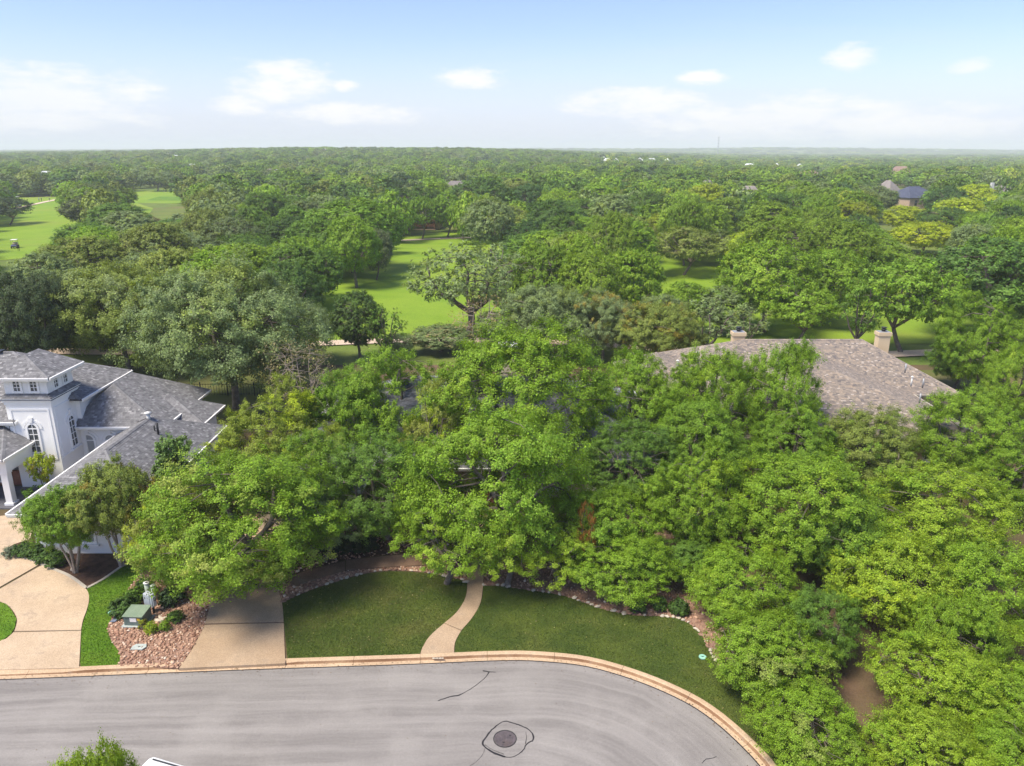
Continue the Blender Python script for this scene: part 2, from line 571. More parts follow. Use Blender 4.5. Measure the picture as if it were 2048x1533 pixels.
class MB:
    def __init__(self):
        self.v, self.f, self.t = [], [], []

    def add(self, vs, fs, tone=None):
        k = len(self.v)
        self.v += [tuple(x) for x in vs]
        self.f += [tuple(i + k for i in q) for q in fs]
        self.t += [tone if tone is not None else 0.5] * len(fs)

    def box(self, a, b):
        (x0, y0, z0), (x1, y1, z1) = a, b
        self.add([(x0, y0, z0), (x1, y0, z0), (x1, y1, z0), (x0, y1, z0), (x0, y0, z1), (x1, y0, z1), (x1, y1, z1), (x0, y1, z1)],
                 [(3, 2, 1, 0), (4, 5, 6, 7), (0, 1, 5, 4), (1, 2, 6, 5), (2, 3, 7, 6), (3, 0, 4, 7)])
        return self

    def tube(self, pts, rad, n=6, cap=True):
        pts = [Vector(p) for p in pts]
        k = len(self.v)
        m = len(pts)
        vs = []
        for i, p in enumerate(pts):
            d = (pts[min(i + 1, m - 1)] - pts[max(i - 1, 0)])
            d = d.normalized() if d.length > 1e-6 else Vector((0, 0, 1))
            a = d.cross(Vector((0, 0, 1)) if abs(d.z) < .9 else Vector((1, 0, 0))).normalized()
            b = d.cross(a)
            r = rad[i] if hasattr(rad, '__len__') else rad
            for j in range(n):
                w = 2 * math.pi * j / n
                vs.append(p + a * (r * math.cos(w)) + b * (r * math.sin(w)))
        fs = []
        for i in range(m - 1):
            for j in range(n):
                fs.append((i * n + j, i * n + (j + 1) % n, (i + 1) * n + (j + 1) % n, (i + 1) * n + j))
        if cap:
            fs.append(tuple(range(n - 1, -1, -1)))
            fs.append(tuple((m - 1) * n + j for j in range(n)))
        self.add(vs, fs)
        return self

    def prism(self, outline, origin, ax, ay, depth):
        """extrude a 2-D outline (ax, ay span its plane) by depth along ax x ay"""
        o, ax, ay = Vector(origin), Vector(ax), Vector(ay)
        n = ax.cross(ay).normalized() * depth
        m = len(outline)
        base = [o + ax * x + ay * y for x, y in outline]
        self.add(base + [p + n for p in base],
                 [tuple(range(m - 1, -1, -1)), tuple(range(m, 2 * m))] + [(i, (i + 1) % m, m + (i + 1) % m, m + i) for i in range(m)])
        return self

    def ring(self, outer, inner, origin, ax, ay, depth):
        o, ax, ay = Vector(origin), Vector(ax), Vector(ay)
        n = ax.cross(ay).normalized() * depth
        m = len(outer)
        A = [o + ax * x + ay * y for x, y in outer]
        B = [o + ax * x + ay * y for x, y in inner]
        vs = A + B + [p + n for p in A] + [p + n for p in B]
        fs = []
        for i in range(m):
            j = (i + 1) % m
            fs += [(2 * m + i, 2 * m + j, 3 * m + j, 3 * m + i), (i, j, 2 * m + j, 2 * m + i), (m + j, m + i, 3 * m + i, 3 * m + j)]
        self.add(vs, fs)
        return self

    def build(self, name, material, parent=None, smooth_shade=False, bevel=0.0, tone=False):
        o = mesh_obj(name, self.v, self.f, material, parent, smooth_shade)
        if tone:
            at = o.data.attributes.new('tone', 'FLOAT', 'FACE')
            at.data.foreach_set('value', self.t)
        if bevel:
            md = o.modifiers.new('bevel', 'BEVEL')
            md.width = bevel
            md.segments = 2
            md.limit_method = 'ANGLE'
        return o


def sheet(name, pts, z, material, parent=None, thick=0.0, kind=None):
    """flat polygon, or a slab when thick > 0"""
    bm = bmesh.new()
    vs = [bm.verts.new((p[0], p[1], z)) for p in pts]
    f = bm.faces.new(vs)
    f.normal_update()
    if f.normal.z < 0:
        f.normal_flip()
    if thick:
        r = bmesh.ops.extrude_face_region(bm, geom=[f])
        bmesh.ops.translate(bm, verts=[e for e in r['geom'] if isinstance(e, bmesh.types.BMVert)], vec=(0, 0, 0))
        low = [v for v in bm.verts if v in vs]
        for v in low:
            v.co.z -= thick
        bmesh.ops.recalc_face_normals(bm, faces=bm.faces[:])
    bmesh.ops.triangulate(bm, faces=[q for q in bm.faces if len(q.verts) > 4])
    me = bpy.data.meshes.new(name)
    bm.to_mesh(me)
    bm.free()
    me.materials.append(MATS[material])
    o = link(bpy.data.objects.new(name, me), parent)
    if kind:
        o['kind'] = kind
    return o


def fast_mesh(name, V, Q, material, attrs=None, nper=4):
    """numpy arrays to a mesh; Q is (n, nper)"""
    me = bpy.data.meshes.new(name)
    n = len(Q)
    me.vertices.add(len(V))
    me.vertices.foreach_set('co', np.ascontiguousarray(V, np.float32).ravel())
    me.loops.add(n * nper)
    me.loops.foreach_set('vertex_index', np.ascontiguousarray(Q, np.int32).ravel())
    me.polygons.add(n)
    me.polygons.foreach_set('loop_start', np.arange(0, n * nper, nper, dtype=np.int32))
    me.polygons.foreach_set('loop_total', np.full(n, nper, np.int32))
    me.materials.append(MATS[material])
    for k, a in (attrs or {}).items():
        at = me.attributes.new(k, 'FLOAT', 'FACE')
        at.data.foreach_set('value', np.ascontiguousarray(a, np.float32))
    me.update(calc_edges=True)
    return me


# ------------------------------------------------------------------ terrain
def terrain_h(x, y):
    """height of the land: flat streets, a gentle golf course, wooded rises far off"""
    x = np.asarray(x, float)
    y = np.asarray(y, float)
    yy = np.maximum(y, 1.0)
    a = np.clip(x / yy, -1.2, 1.2)
    h = -.06 + .17 * sstep(74, 80, y)
    h = h + sstep(85, 150, y) * .35 * (np.sin(x * .045 + 1) * np.sin(y * .05) + .5 * np.sin(x * .11 + y * .07))
    lift = np.interp(a, [-1.2, -.68, -.5, -.28, -.05, .04, .12, .3, 1.2], [3, 4.5, 9, 15.5, 14.5, 11, 5, 0, 0])
    h = h + lift * sstep(420, 1350, y)
    h = h - 4 * sstep(420, 800, y) * sstep(.12, .35, a)
    ridge = np.interp(a, [-1.2, -.05, .05, .2, .33, .45, .7, 1.2], [6, 6, 12, 20, 32, 27, 14, 14])
    h = h + ridge * sstep(3200, 4600, y) * (1 - .5 * sstep(5200, 8500, y))
    return h


def build_terrain():
    ys = np.concatenate([np.linspace(-160, 70, 12), np.linspace(74, 82, 4), np.linspace(88, 400, 60), np.geomspace(410, 9000, 70)])
    ts = np.linspace(-1, 1, 121)
    V, Q = [], []
    for y in ys:
        half = 200 + 1.15 * max(y, 0)
        xs = ts * half
        z = terrain_h(xs, np.full_like(xs, y))
        V.append(np.stack([xs, np.full_like(xs, y), z], 1))
    V = np.concatenate(V)
    n, m = len(ys), len(ts)
    i, j = np.meshgrid(np.arange(n - 1), np.arange(m - 1), indexing='ij')
    k = (i * m + j).ravel()
    Q = np.stack([k, k + 1, k + m + 1, k + m], 1)
    me = fast_mesh('ground', V, Q, 'g_rough')
    me.polygons.foreach_set('use_smooth', [True] * len(me.polygons))
    tag(link(bpy.data.objects.new('ground', me)), kind='structure')


build_terrain()


def draped(name, px_or_xy, lift, material, world=False, step=5.0):
    """a turf or path sheet that follows the land"""
    pts = px_or_xy if world else [P(u, v)[:2] for u, v in px_or_xy]
    pts = [Vector((p[0], p[1], 0)) for p in pts]
    bm = bmesh.new()
    f = bm.faces.new([bm.verts.new(p) for p in pts])
    xs = [p.x for p in pts]
    ysv = [p.y for p in pts]
    for axis, lo, hi in ((0, min(xs), max(xs)), (1, min(ysv), max(ysv))):
        k = lo + step
        while k < hi:
            co = (k, 0, 0) if axis == 0 else (0, k, 0)
            no = (1, 0, 0) if axis == 0 else (0, 1, 0)
            bmesh.ops.bisect_plane(bm, geom=bm.verts[:] + bm.edges[:] + bm.faces[:], plane_co=co, plane_no=no)
            k += step
    for v in bm.verts:
        v.co.z = float(terrain_h(v.co.x, v.co.y)) + lift
    bmesh.ops.triangulate(bm, faces=bm.faces[:])
    for q in bm.faces:
        q.normal_update()
        if q.normal.z < 0:
            q.normal_flip()
    me = bpy.data.meshes.new(name)
    bm.to_mesh(me)
    bm.free()
    me.materials.append(MATS[material])
    me.polygons.foreach_set('use_smooth', [True] * len(me.polygons))
    return tag(link(bpy.data.objects.new(name, me)), kind='structure')


# mown holes of the golf course
draped('fairway', [(-52, 86), (75, 86), (82, 150), (70, 205), (20, 216), (-20, 212), (-48, 175), (-40, 130)], .05, 'g_fairway', True)
draped('fairway', [(-112, 150), (-95, 165), (-112, 230), (-140, 300), (-185, 368), (-270, 372), (-240, 290), (-170, 190)], .05, 'g_fairway', True)
draped('fairway', [(-150, 330), (-128, 325), (-138, 420), (-190, 450), (-215, 420), (-190, 345)], .05, 'g_fairway', True)
draped('putting_green', [(-166, 350), (-146, 346), (-150, 372), (-172, 376)], .09, 'g_lawn_bright', True)
# cart paths

def strip(name, line, width, lift, material):
    pts = [Vector((p[0], p[1], 0)) for p in line]
    L, R = [], []
    for i, p in enumerate(pts):
        d = (pts[min(i + 1, len(pts) - 1)] - pts[max(i - 1, 0)]).normalized()
        n = Vector((-d.y, d.x, 0)) * width * .5
        L.append(p + n)
        R.append(p - n)
    return draped(name, L + R[::-1], lift, material, True, 6)


def cr(pts, n=5):
    return smooth([Vector((p[0], p[1], 0)) for p in pts], n)


strip('cart_path', cr([(-105, 86), (-60, 83), (-42, 82), (-25, 85.5), (-10, 87.5), (8, 86), (22, 82), (36, 80.5), (52, 82.5), (72, 86), (115, 92)]), 2.4, .13, 'g_path')
strip('cart_path', cr([(-45, 186), (-33, 190), (-18, 197), (-2, 198), (14, 191), (30, 186)]), 2.6, .14, 'g_path')
strip('cart_path', cr([(-198, 262), (-196, 300), (-203, 340), (-208, 362), (-196, 380)]), 2.6, .14, 'g_path')
strip('cart_path', cr([(-108, 318), (-112, 332), (-118, 348), (-120, 365)]), 2.6, .14, 'g_path')

# ------------------------------------------------------------------ the yards this side of the golf course
Z_YARD = .10
slope = (EDGE[3] - EDGE[0]).normalized()
far_left = EDGE[0] - slope * 110
arc = []
a0 = math.atan2(EDGE[-1].y - BULB.y, EDGE[-1].x - BULB.x)
for k in range(1, 16):
    w = a0 - k * math.radians(9)
    arc.append(Vector((BULB.x + BULB_R * math.cos(w), BULB.y + BULB_R * math.sin(w), 0)))
edge_line = resample(smooth([far_left] + [EDGE[0] - slope * 40] + EDGE + arc, 6), .5)


def offset(line, d):
    out = []
    for i, p in enumerate(line):
        t = (line[min(i + 1, len(line) - 1)] - line[max(i - 1, 0)]).normalized()
        out.append(p + Vector((-t.y, t.x, 0)) * d)
    return out


KERB_W = .52
back_line = offset(edge_line, KERB_W)
yard_pts = [p for p in back_line] + [Vector((30, -4, 0)), Vector((130, -4, 0)), Vector((130, 77, 0)), Vector((-135, 77, 0))]
sheet('yard_soil', yard_pts, Z_YARD, 'g_soil', kind='structure')
road = sheet('road', edge_line + [Vector((20, -6, 0)), Vector((-130, -6, 0))], .0, 'g_asphalt', kind='structure')
south = sheet('verge', [Vector((-130, 17.2, 0)), Vector((-9, 18.0, 0)), Vector((-5.5, 16.5, 0)), Vector((-4, 13, 0)), Vector((-4, -5.5, 0)), Vector((-130, -5.5, 0))], .13, 'g_lawn', thick=.2, kind='structure')


def build_kerb():
    root = link(bpy.data.objects.new('kerb', None))
    root['kind'] = 'structure'
    full = [(0, .006), (.22, .020), (.25, .036), (.29, .120), (.33, .147), (.47, .15), (KERB_W, .142), (KERB_W, -.04), (0, -.04)]
    drop = [(0, .006), (.22, .020), (.25, .026), (.29, .038), (.33, .055), (.47, .11), (KERB_W, .132), (KERB_W, -.04), (0, -.04)]

    def section(x):
        k = max(1 - sstep(-19.9, -18.7, x), sstep(-15.7, -14.5, x) * (1 - sstep(-10.6, -9.4, x)))
        return [(f[0], f[1] * (1 - k) + d[1] * k) for f, d in zip(full, drop)]

    i = 0
    n = len(edge_line)
    seg = 6                      # kerb units of 3 m
    while i < n - 2:
        a, b = i, min(i + seg, n - 1)
        vs, fs, mi = [], [], []
        idx = list(range(a, b + 1))
        for q, j in enumerate(idx):
            p = edge_line[j]
            t = (edge_line[min(j + 1, n - 1)] - edge_line[max(j - 1, 0)]).normalized()
            nn = Vector((-t.y, t.x, 0))
            sh = t * (.008 if q == 0 else -.008 if q == len(idx) - 1 else 0)
            for o, z in section(float(p.x)):
                vs.append(p + nn * o + sh + Vector((0, 0, float(z))))
        m = len(full)
        for q in range(len(idx) - 1):
            for j in range(m):
                k = (j + 1) % m
                fs.append((q * m + j, q * m + k, (q + 1) * m + k, (q + 1) * m + j))
                mi.append(1 if j in (1, 2) else 0)
        fs.append(tuple(range(m - 1, -1, -1)))
        fs.append(tuple((len(idx) - 1) * m + j for j in range(m)))
        mi += [0, 0]
        mesh_obj('kerb_segment', vs, fs, None, root, mats=['g_kerb', 'g_kerb_stained'], midx=mi)
        i += seg
    # worn house number patch on the kerb in front of the walk
    c = P(876, 1316, .14)
    pat = MB()
    pat.box((c.x - .25, c.y - .09, .152), (c.x + .25, c.y + .0, .155))
    pat.build('number_patch', 'paint_pale', root)
    dg = MB()
    for dx, marks in ((-.14, [(0, 0, .018, .08), (.05, 0, .018, .08), (0, .065, .068, .015)]),
                      (.0, [(0, 0, .07, .014), (0, .035, .07, .014), (0, .07, .07, .014), (0, 0, .018, .08)]),
                      (.13, [(0, 0, .018, .05), (.05, 0, .018, .08), (0, .04, .068, .015)])):
        for x, y, w, h in marks:
            dg.box((c.x + dx + x, c.y - .085 + y, .155), (c.x + dx + x + w, c.y - .085 + y + h, .157))
    dg.build('worn_numerals', 'paint_dark', root)


build_kerb()


def ribbon(name, line, widths, z, material, parent=None, thick=.006):
    pts = [Vector((p[0], p[1], 0)) for p in line]
    L, R = [], []
    for i, p in enumerate(pts):
        d = (pts[min(i + 1, len(pts) - 1)] - pts[max(i - 1, 0)]).normalized()
        n = Vector((-d.y, d.x, 0)) * (widths[i] if hasattr(widths, '__len__') else widths) * .5
        L.append(p + n)
        R.append(p - n)
    m = len(pts)
    vs = [Vector((q.x, q.y, z + thick)) for q in L + R] + [Vector((q.x, q.y, z)) for q in L + R]
    fs = []
    for i in range(m - 1):
        fs += [(i, m + i, m + i + 1, i + 1), (i, i + 1, 2 * m + i + 1, 2 * m + i), (m + i + 1, m + i, 3 * m + i, 3 * m + i + 1)]
    return mesh_obj(name, vs, fs, material, parent)


def tar_line(px, w0, seed):
    rg = random.Random(seed)
    ln = resample(smooth([P(u, v) for u, v in px], 5), .06)
    ln = [p + Vector((rg.uniform(-.008, .008), rg.uniform(-.008, .008), 0)) for p in ln]
    ws = []
    w = w0
    for _ in ln:
        w = min(max(w + rg.uniform(-.012, .012), w0 * .5), w0 * 1.6)
        ws.append(w)
    return ribbon('sealed_crack', ln, ws, .0005, 'tar', road, .005)


tar_line([(966, 1342), (978, 1344), (992, 1345)], .06, 1)
tar_line([(978, 1345), (968, 1358), (945, 1376), (920, 1390), (900, 1394), (876, 1402)], .05, 2)
tar_line([(1014, 1443), (1042, 1452), (1060, 1462), (1067, 1474), (1064, 1484)], .045, 3)
tar_line([(1064, 1482), (1053, 1489), (1047, 1500), (1035, 1510), (1022, 1515), (1008, 1514)], .05, 4)
tar_line([(1014, 1443), (1003, 1445), (992, 1453), (981, 1463), (970, 1478), (965, 1487), (970, 1495)], .055, 5)
tar_line([(970, 1495), (985, 1505), (1000, 1511), (1010, 1514)], .06, 6)
tar_line([(970, 1490), (985, 1500), (1008, 1509)], .03, 7)
tar_line([(1052, 1465), (1053, 1478), (1051, 1488)], .025, 8)
tar_line([(970, 1496), (966, 1508), (955, 1522), (938, 1534)], .018, 9)
tar_line([(1404, 1527), (1412, 1519), (1424, 1517), (1433, 1514)], .04, 10)
ribbon('gutter_seam', edge_line, .05, .0004, 'tar', road, .009)

# manhole in the bulb of the street
mc = P(1010, 1478, 0)
man = thing('manhole_cover', (mc.x, mc.y, 0), 'round dark iron manhole cover ringed by sealed cracks in the street', 'manhole cover')
disc = MB()
disc.tube([(0, 0, -.02), (0, 0, .012)], .42, 36)
disc.build('lid', 'iron', man)
rm = MB()
rm.ring([(.46 * math.cos(w), .46 * math.sin(w)) for w in np.linspace(0, 2 * math.pi, 36, endpoint=False)],
        [(.43 * math.cos(w), .43 * math.sin(w)) for w in np.linspace(0, 2 * math.pi, 36, endpoint=False)], (0, 0, -.02), (1, 0, 0), (0, 1, 0), .028)
rm.build('rim', 'metal_black', man)
for dx, dy in ((.2, .17), (-.05, -.2)):
    MB().box((dx - .04, dy - .02, .012), (dx + .04, dy + .02, .018)).build('pick_hole', 'metal_black', man)
cb = MB()
for k in range(-3, 4):
    for j in range(-3, 4):
        if math.hypot(k, j) < 3.4:
            cb.box((k * .1 - .025, j * .1 - .025, .012), (k * .1 + .025, j * .1 + .025, .017))
cb.build('tread_studs', 'iron', man)['kind'] = 'stuff'

# ------------------------------------------------------------------ concrete drives and walks, cut into slabs
def slab(parent, px, n=5, mat_='g_concrete', curved=True, z=.145):
    pts = [P(u, v, z) for u, v in px]
    return sheet('slab', pts, z, mat_, parent, thick=.12)


def bez(pts, n=5):
    return [(p.x, p.y) for p in smooth([Vector((u, v, 0)) for u, v in pts], n)]


drive_w = link(bpy.data.objects.new('driveway', None))
drive_w['kind'] = 'structure'
# the circular drive of the white house
slab(drive_w, [(-420, 1350), (158, 1336)] + bez([(158, 1336), (160, 1300), (162, 1262)], 3)[1:] + [(27, 1265), (12, 1278), (-60, 1300), (-420, 1300)], mat_='g_concrete_pale')
slab(drive_w, bez([(162, 1260), (166, 1240), (174, 1218), (178, 1197), (172, 1178), (140, 1152), (100, 1135), (86, 1129)], 4) + [(0, 1178), (-60, 1208)] + bez([(0, 1203), (20, 1214), (34, 1238), (29, 1262.5)], 4), mat_='g_concrete_pale')
slab(drive_w, bez([(84, 1126), (60, 1118), (24, 1109), (10, 1098)], 3) + [(30, 1088), (60, 1078), (72, 1040), (48, 1027), (-160, 1050), (-420, 1120), (-420, 1200), (-62, 1204), (0, 1174)], mat_='g_concrete_pale')
# the drive of the middle house
drive_m = link(bpy.data.objects.new('driveway', None))
drive_m['kind'] = 'structure'
slab(drive_m, bez([(358, 1337), (382, 1302), (404, 1262), (409, 1250)], 4) + [(567.5, 1246), (569, 1290), (570.5, 1327)])
slab(drive_m, bez([(410, 1247), (417, 1222), (418, 1205), (412, 1180), (404, 1150), (402, 1120)], 4) + [(520, 1118)] + bez([(540, 1150), (556, 1180), (564, 1205), (567.3, 1243)], 4))
slab(drive_m, [(402, 1117), (408, 1070), (420, 1035), (640, 1030), (600, 1060), (540, 1085), (519, 1115)])
# front walk
walk = link(bpy.data.objects.new('front_walk', None))
walk['kind'] = 'structure'
slab(walk, bez([(840, 1313), (845, 1295), (860, 1272), (888, 1247)], 4) + bez([(922, 1262), (910, 1285), (908, 1309)], 4))
slab(walk, bez([(889, 1246), (912, 1226), (928, 1202), (934, 1180), (935, 1150), (932, 1110)], 4) + bez([(975, 1110), (968, 1150), (965, 1180), (960, 1208), (944, 1236), (923, 1260)], 4))
slab(walk, [(932, 1107), (928, 1060), (932, 1020), (975, 1020), (978, 1060), (975, 1107)])
side = link(bpy.data.objects.new('side_walk', None))
side['kind'] = 'structure'
slab(side, [(566, 1160), (600, 1146), (690, 1122), (690, 1142), (640, 1156), (590, 1172)], mat_='g_walk_stained')
slab(side, [(692, 1121), (770, 1112), (860, 1106), (928, 1098), (930, 1124), (860, 1130), (770, 1134), (692, 1141)], mat_='g_walk_stained')

# ------------------------------------------------------------------ lawns and planting beds
def yard(name, px, z, material, world=False):
    return sheet(name, [P(u, v, z) for u, v in px], z, material, kind='structure', thick=.05)


def back_px(x0, x1, ymin=0.0):
    ln = offset(edge_line, KERB_W + .012)
    out = []
    for p, q in zip(ln, ln[1:]):
        if q.x > p.x and p.y > ymin:
            for x in (x0, x1):
                if p.x < x <= q.x:
                    k = p.lerp(q, (x - p.x) / (q.x - p.x))
                    out.append((k.x, k.y))
        if x0 <= q.x <= x1 and q.y > ymin and q.x > p.x:
            out.append((q.x, q.y))
    out.sort()
    return [proj(x, y, .138) for x, y in out]


X_DR, X_W0, X_W1, X_LL, X_RL = P(571.5, 1325, .14).x, P(839, 1313, .14).x, P(909, 1308, .14).x, P(160, 1335, .14).x, P(235, 1333, .14).x
LAWN_MID = back_px(X_DR, X_W0)[::-1] + [(567.8, 1245), (565, 1206)] + bez([(565, 1206), (600, 1190), (640, 1175), (720, 1151), (780, 1143), (850, 1147), (920, 1160), (934, 1166)], 4)[1:] + bez([(933.5, 1180), (928, 1202), (911, 1226), (888, 1247), (860, 1272), (845, 1295), (840, 1308)], 4)
LAWN_R_TOP = bez([(966, 1172), (1000, 1173), (1040, 1178), (1130, 1193), (1200, 1217), (1265, 1231), (1320, 1233), (1365, 1241), (1400, 1266), (1422, 1305), (1450, 1340), (1500, 1356), (1540, 1400), (1560, 1460), (1570, 1540)], 4)
LAWN_R = LAWN_R_TOP + back_px(X_W1, 60, 22.0)[::-1] + bez([(911, 1285), (923, 1262), (945, 1236), (961, 1208), (965.5, 1190)], 3)
LAWN_L = bez([(160.5, 1325), (162, 1300), (163.5, 1262), (168, 1240), (175.5, 1218), (179, 1197), (174, 1178)], 3) + bez([(205, 1161), (240, 1138), (275, 1118), (300, 1100)], 3) + bez([(290, 1140), (262, 1170), (240, 1205), (222, 1238), (215, 1256), (222, 1282), (238, 1304), (240, 1316)], 4) + back_px(X_LL, X_RL)[::-1]
ISLAND = [(-420, 1294), (-60, 1294), (0, 1284), (22, 1268), (29, 1256)] + bez([(33, 1238), (19, 1216), (0, 1205), (-60, 1214)], 4) + [(-420, 1230)]
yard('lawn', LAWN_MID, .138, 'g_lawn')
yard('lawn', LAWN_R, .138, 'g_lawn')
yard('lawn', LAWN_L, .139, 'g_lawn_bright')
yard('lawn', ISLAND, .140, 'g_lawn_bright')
sheet('back_lawn', [Vector((-46, 57, 0)), Vector((-18, 57, 0)), Vector((-15, 76, 0)), Vector((-48, 76, 0))], .112, 'g_backyard', kind='structure')
sheet('back_lawn', [Vector((38, 57, 0)), Vector((58, 57, 0)), Vector((62, 75, 0)), Vector((38, 75, 0))], .112, 'g_backyard', kind='structure')
MULCH = bez([(10, 1098), (24, 1110), (60, 1119), (100, 1136), (140, 1153), (173, 1177)], 4) + bez([(205, 1160), (240, 1136), (275, 1117), (300, 1098)], 3) + [(300, 1070), (180, 1068), (70, 1070)]
mulch_bed = yard('mulch_bed', MULCH, .128, 'mulch')
# concrete mow strip round the mulch bed
for part_px in ([(22, 1109), (60, 1119), (100, 1136), (140, 1153), (173, 1177)], [(173, 1177), (205, 1160), (240, 1136), (272, 1118), (300, 1100)]):
    ribbon('edging_strip', resample(smooth([P(u, v, .14) for u, v in part_px], 5), .3), .16, .10, 'edging_concrete', mulch_bed, .075)

ROCK_L = bez([(234, 1333), (240, 1316), (238, 1304), (222, 1282), (215, 1256), (222, 1238), (240, 1205), (262, 1170), (300, 1120)], 4) + [(402, 1110), (404, 1150)] + bez([(412, 1180), (418, 1205), (417, 1222), (409, 1250), (403, 1263), (381, 1303), (357, 1336)], 4)
ROCK_M = bez([(566, 1204), (600, 1188), (640, 1173), (720, 1149), (780, 1141), (850, 1145), (920, 1158), (934, 1164)], 4) + [(932, 1126), (860, 1132), (770, 1136), (692, 1143), (640, 1158), (590, 1174), (545, 1155)]
ROCK_MB = [(566, 1158), (600, 1144), (690, 1120), (770, 1110), (860, 1104), (926, 1096), (926, 1040), (760, 1050), (640, 1070), (545, 1090), (525, 1115), (545, 1150)]
ROCK_R = LAWN_R_TOP[:41] + [(1560, 1300), (1560, 1180), (1440, 1120), (1320, 1030), (1180, 1005), (980, 1020), (977, 1110), (970, 1150)]
beds = []
for nm, pp in (('rock_bed', ROCK_L), ('rock_bed', ROCK_M), ('rock_bed', ROCK_MB), ('rock_bed', ROCK_R)):
    beds.append(yard(nm, pp, .118, 'mulch' if pp is ROCK_MB else 'stone_pink'))


def rock_variants(n=10, seed=5):
    rg = np.random.default_rng(seed)
    out = []
    for _ in range(n):
        bm = bmesh.new()
        bmesh.ops.create_icosphere(bm, subdivisions=1, radius=1)
        V = np.array([v.co for v in bm.verts])
        F = np.array([[v.index for v in f.verts] for f in bm.faces])
        bm.free()
        V *= 1 + rg.uniform(-.25, .25, (len(V), 1))
        V *= np.array([1, rg.uniform(.6, .9), rg.uniform(.4, .65)])
        out.append((V, F))
    return out


RV = rock_variants()


def scatter_rocks(bed, poly_px, density, size, seed, zone=None):
    rg = np.random.default_rng(seed)
    pts = [P(u, v, .12) for u, v in poly_px]
    poly = [(p.x, p.y) for p in pts]
    x0, x1 = min(p[0] for p in poly), max(p[0] for p in poly)
    y0, y1 = min(p[1] for p in poly), max(p[1] for p in poly)
    n = int((x1 - x0) * (y1 - y0) * density)
    VV, FF, TT, k = [], [], [], 0
    for _ in range(n):
        x, y = rg.uniform(x0, x1), rg.uniform(y0, y1)
        if not inside((x, y), poly):
            continue
        V, F = RV[rg.integers(len(RV))]
        s = size * rg.lognormal(0, .35)
        w = rg.uniform(0, 6.28)
        c, q = math.cos(w), math.sin(w)
        W = V * s
        W = np.stack([W[:, 0] * c - W[:, 1] * q + x, W[:, 0] * q + W[:, 1] * c + y, W[:, 2] + .118 + s * .2], 1)
        VV.append(W)
        FF.append(F + k)
        TT.append(np.full(len(F), np.clip(rg.normal(.5, .26), 0, 1)))
        k += len(W)
    me = fast_mesh('loose_rock', np.concatenate(VV), np.concatenate(FF), 'river_rock', {'tone': np.concatenate(TT)}, 3)
    o = link(bpy.data.objects.new('loose_rock', me), bed)
    o['kind'] = 'stuff'
    return o


scatter_rocks(beds[0], ROCK_L, 125, .055, 11)
scatter_rocks(beds[1], ROCK_M, 110, .055, 12)
scatter_rocks(beds[2], ROCK_MB, 30, .055, 13)
scatter_rocks(beds[3], ROCK_R, 38, .055, 14)

# larger edging stones set along the lawns, each laid by itself
STONE_ME = []
for i in range(8):
    V, F = RV[i % len(RV)]
    me = bpy.data.meshes.new('edging_stone')
    me.from_pydata([tuple(v) for v in V], [], [tuple(int(q) for q in f) for f in F])
    me.materials.append(MATS['stone_pale' if i % 3 else 'stone_pink'])
    STONE_ME.append(me)


def edge_stones(bed, px, seed, step=.27):
    rg = random.Random(seed)
    ln = resample([P(u, v, .14) for u, v in px], step)
    for p in ln:
        if rg.random() < .08:
            continue
        o = bpy.data.objects.new('edging_stone', rg.choice(STONE_ME))
        s = rg.uniform(.10, .17)
        o.location = (p.x + rg.uniform(-.05, .05), p.y + .09 + rg.uniform(-.06, .06), .15)
        o.scale = (s * rg.uniform(.9, 1.3), s, s * .8)
        o.rotation_euler = (rg.uniform(-.2, .2), rg.uniform(-.2, .2), rg.uniform(0, 6.3))
        link(o, bed)


edge_stones(beds[1], bez([(566, 1205), (600, 1189), (640, 1174), (720, 1150), (780, 1142), (850, 1146), (920, 1159), (932, 1165)], 4), 21)
edge_stones(beds[3], LAWN_R_TOP[:45], 22)


def blades(name, poly_px, density, seed, tint, accent, z=.136, hgt=.05):
    """short mown grass, one small triangle per blade"""
    rg = np.random.default_rng(seed)
    poly = [(P(u, v, z).x, P(u, v, z).y) for u, v in poly_px]
    x0, x1 = max(min(p[0] for p in poly), -32), max(p[0] for p in poly)
    y0, y1 = max(min(p[1] for p in poly), 19), max(p[1] for p in poly)
    n = int((x1 - x0) * (y1 - y0) * density)
    X, Y = rg.uniform(x0, x1, n), rg.uniform(y0, y1, n)
    keep = np.zeros(n, bool)
    j = len(poly) - 1
    for i in range(len(poly)):
        xi, yi = poly[i]
        xj, yj = poly[j]
        if yi != yj:
            c = ((yi > Y) != (yj > Y)) & (X < (xj - xi) * (Y - yi) / (yj - yi) + xi)
            keep ^= c
        j = i
    X, Y = X[keep], Y[keep]
    n = len(X)
    w = rg.uniform(0, 6.28, n)
    hw = rg.uniform(.010, .022, n)
    hh = hgt * rg.uniform(.5, 1.2, n)
    lx, ly = rg.normal(0, .025, n), rg.normal(0, .025, n)
    V = np.empty((n, 3, 3))
    V[:, 0] = np.stack([X - hw * np.cos(w), Y - hw * np.sin(w), np.full(n, z)], 1)
    V[:, 1] = np.stack([X + hw * np.cos(w), Y + hw * np.sin(w), np.full(n, z)], 1)
    V[:, 2] = np.stack([X + lx, Y + ly, z + hh], 1)
    me = fast_mesh(name, V.reshape(-1, 3), np.arange(n * 3).reshape(-1, 3), 'grass_blade', {'leafvar': rg.uniform(0, 1, n)}, 3)
    o = link(bpy.data.objects.new(name, me))
    o['tint'] = tint
    o['accent'] = accent
    return tag(o, kind='stuff')


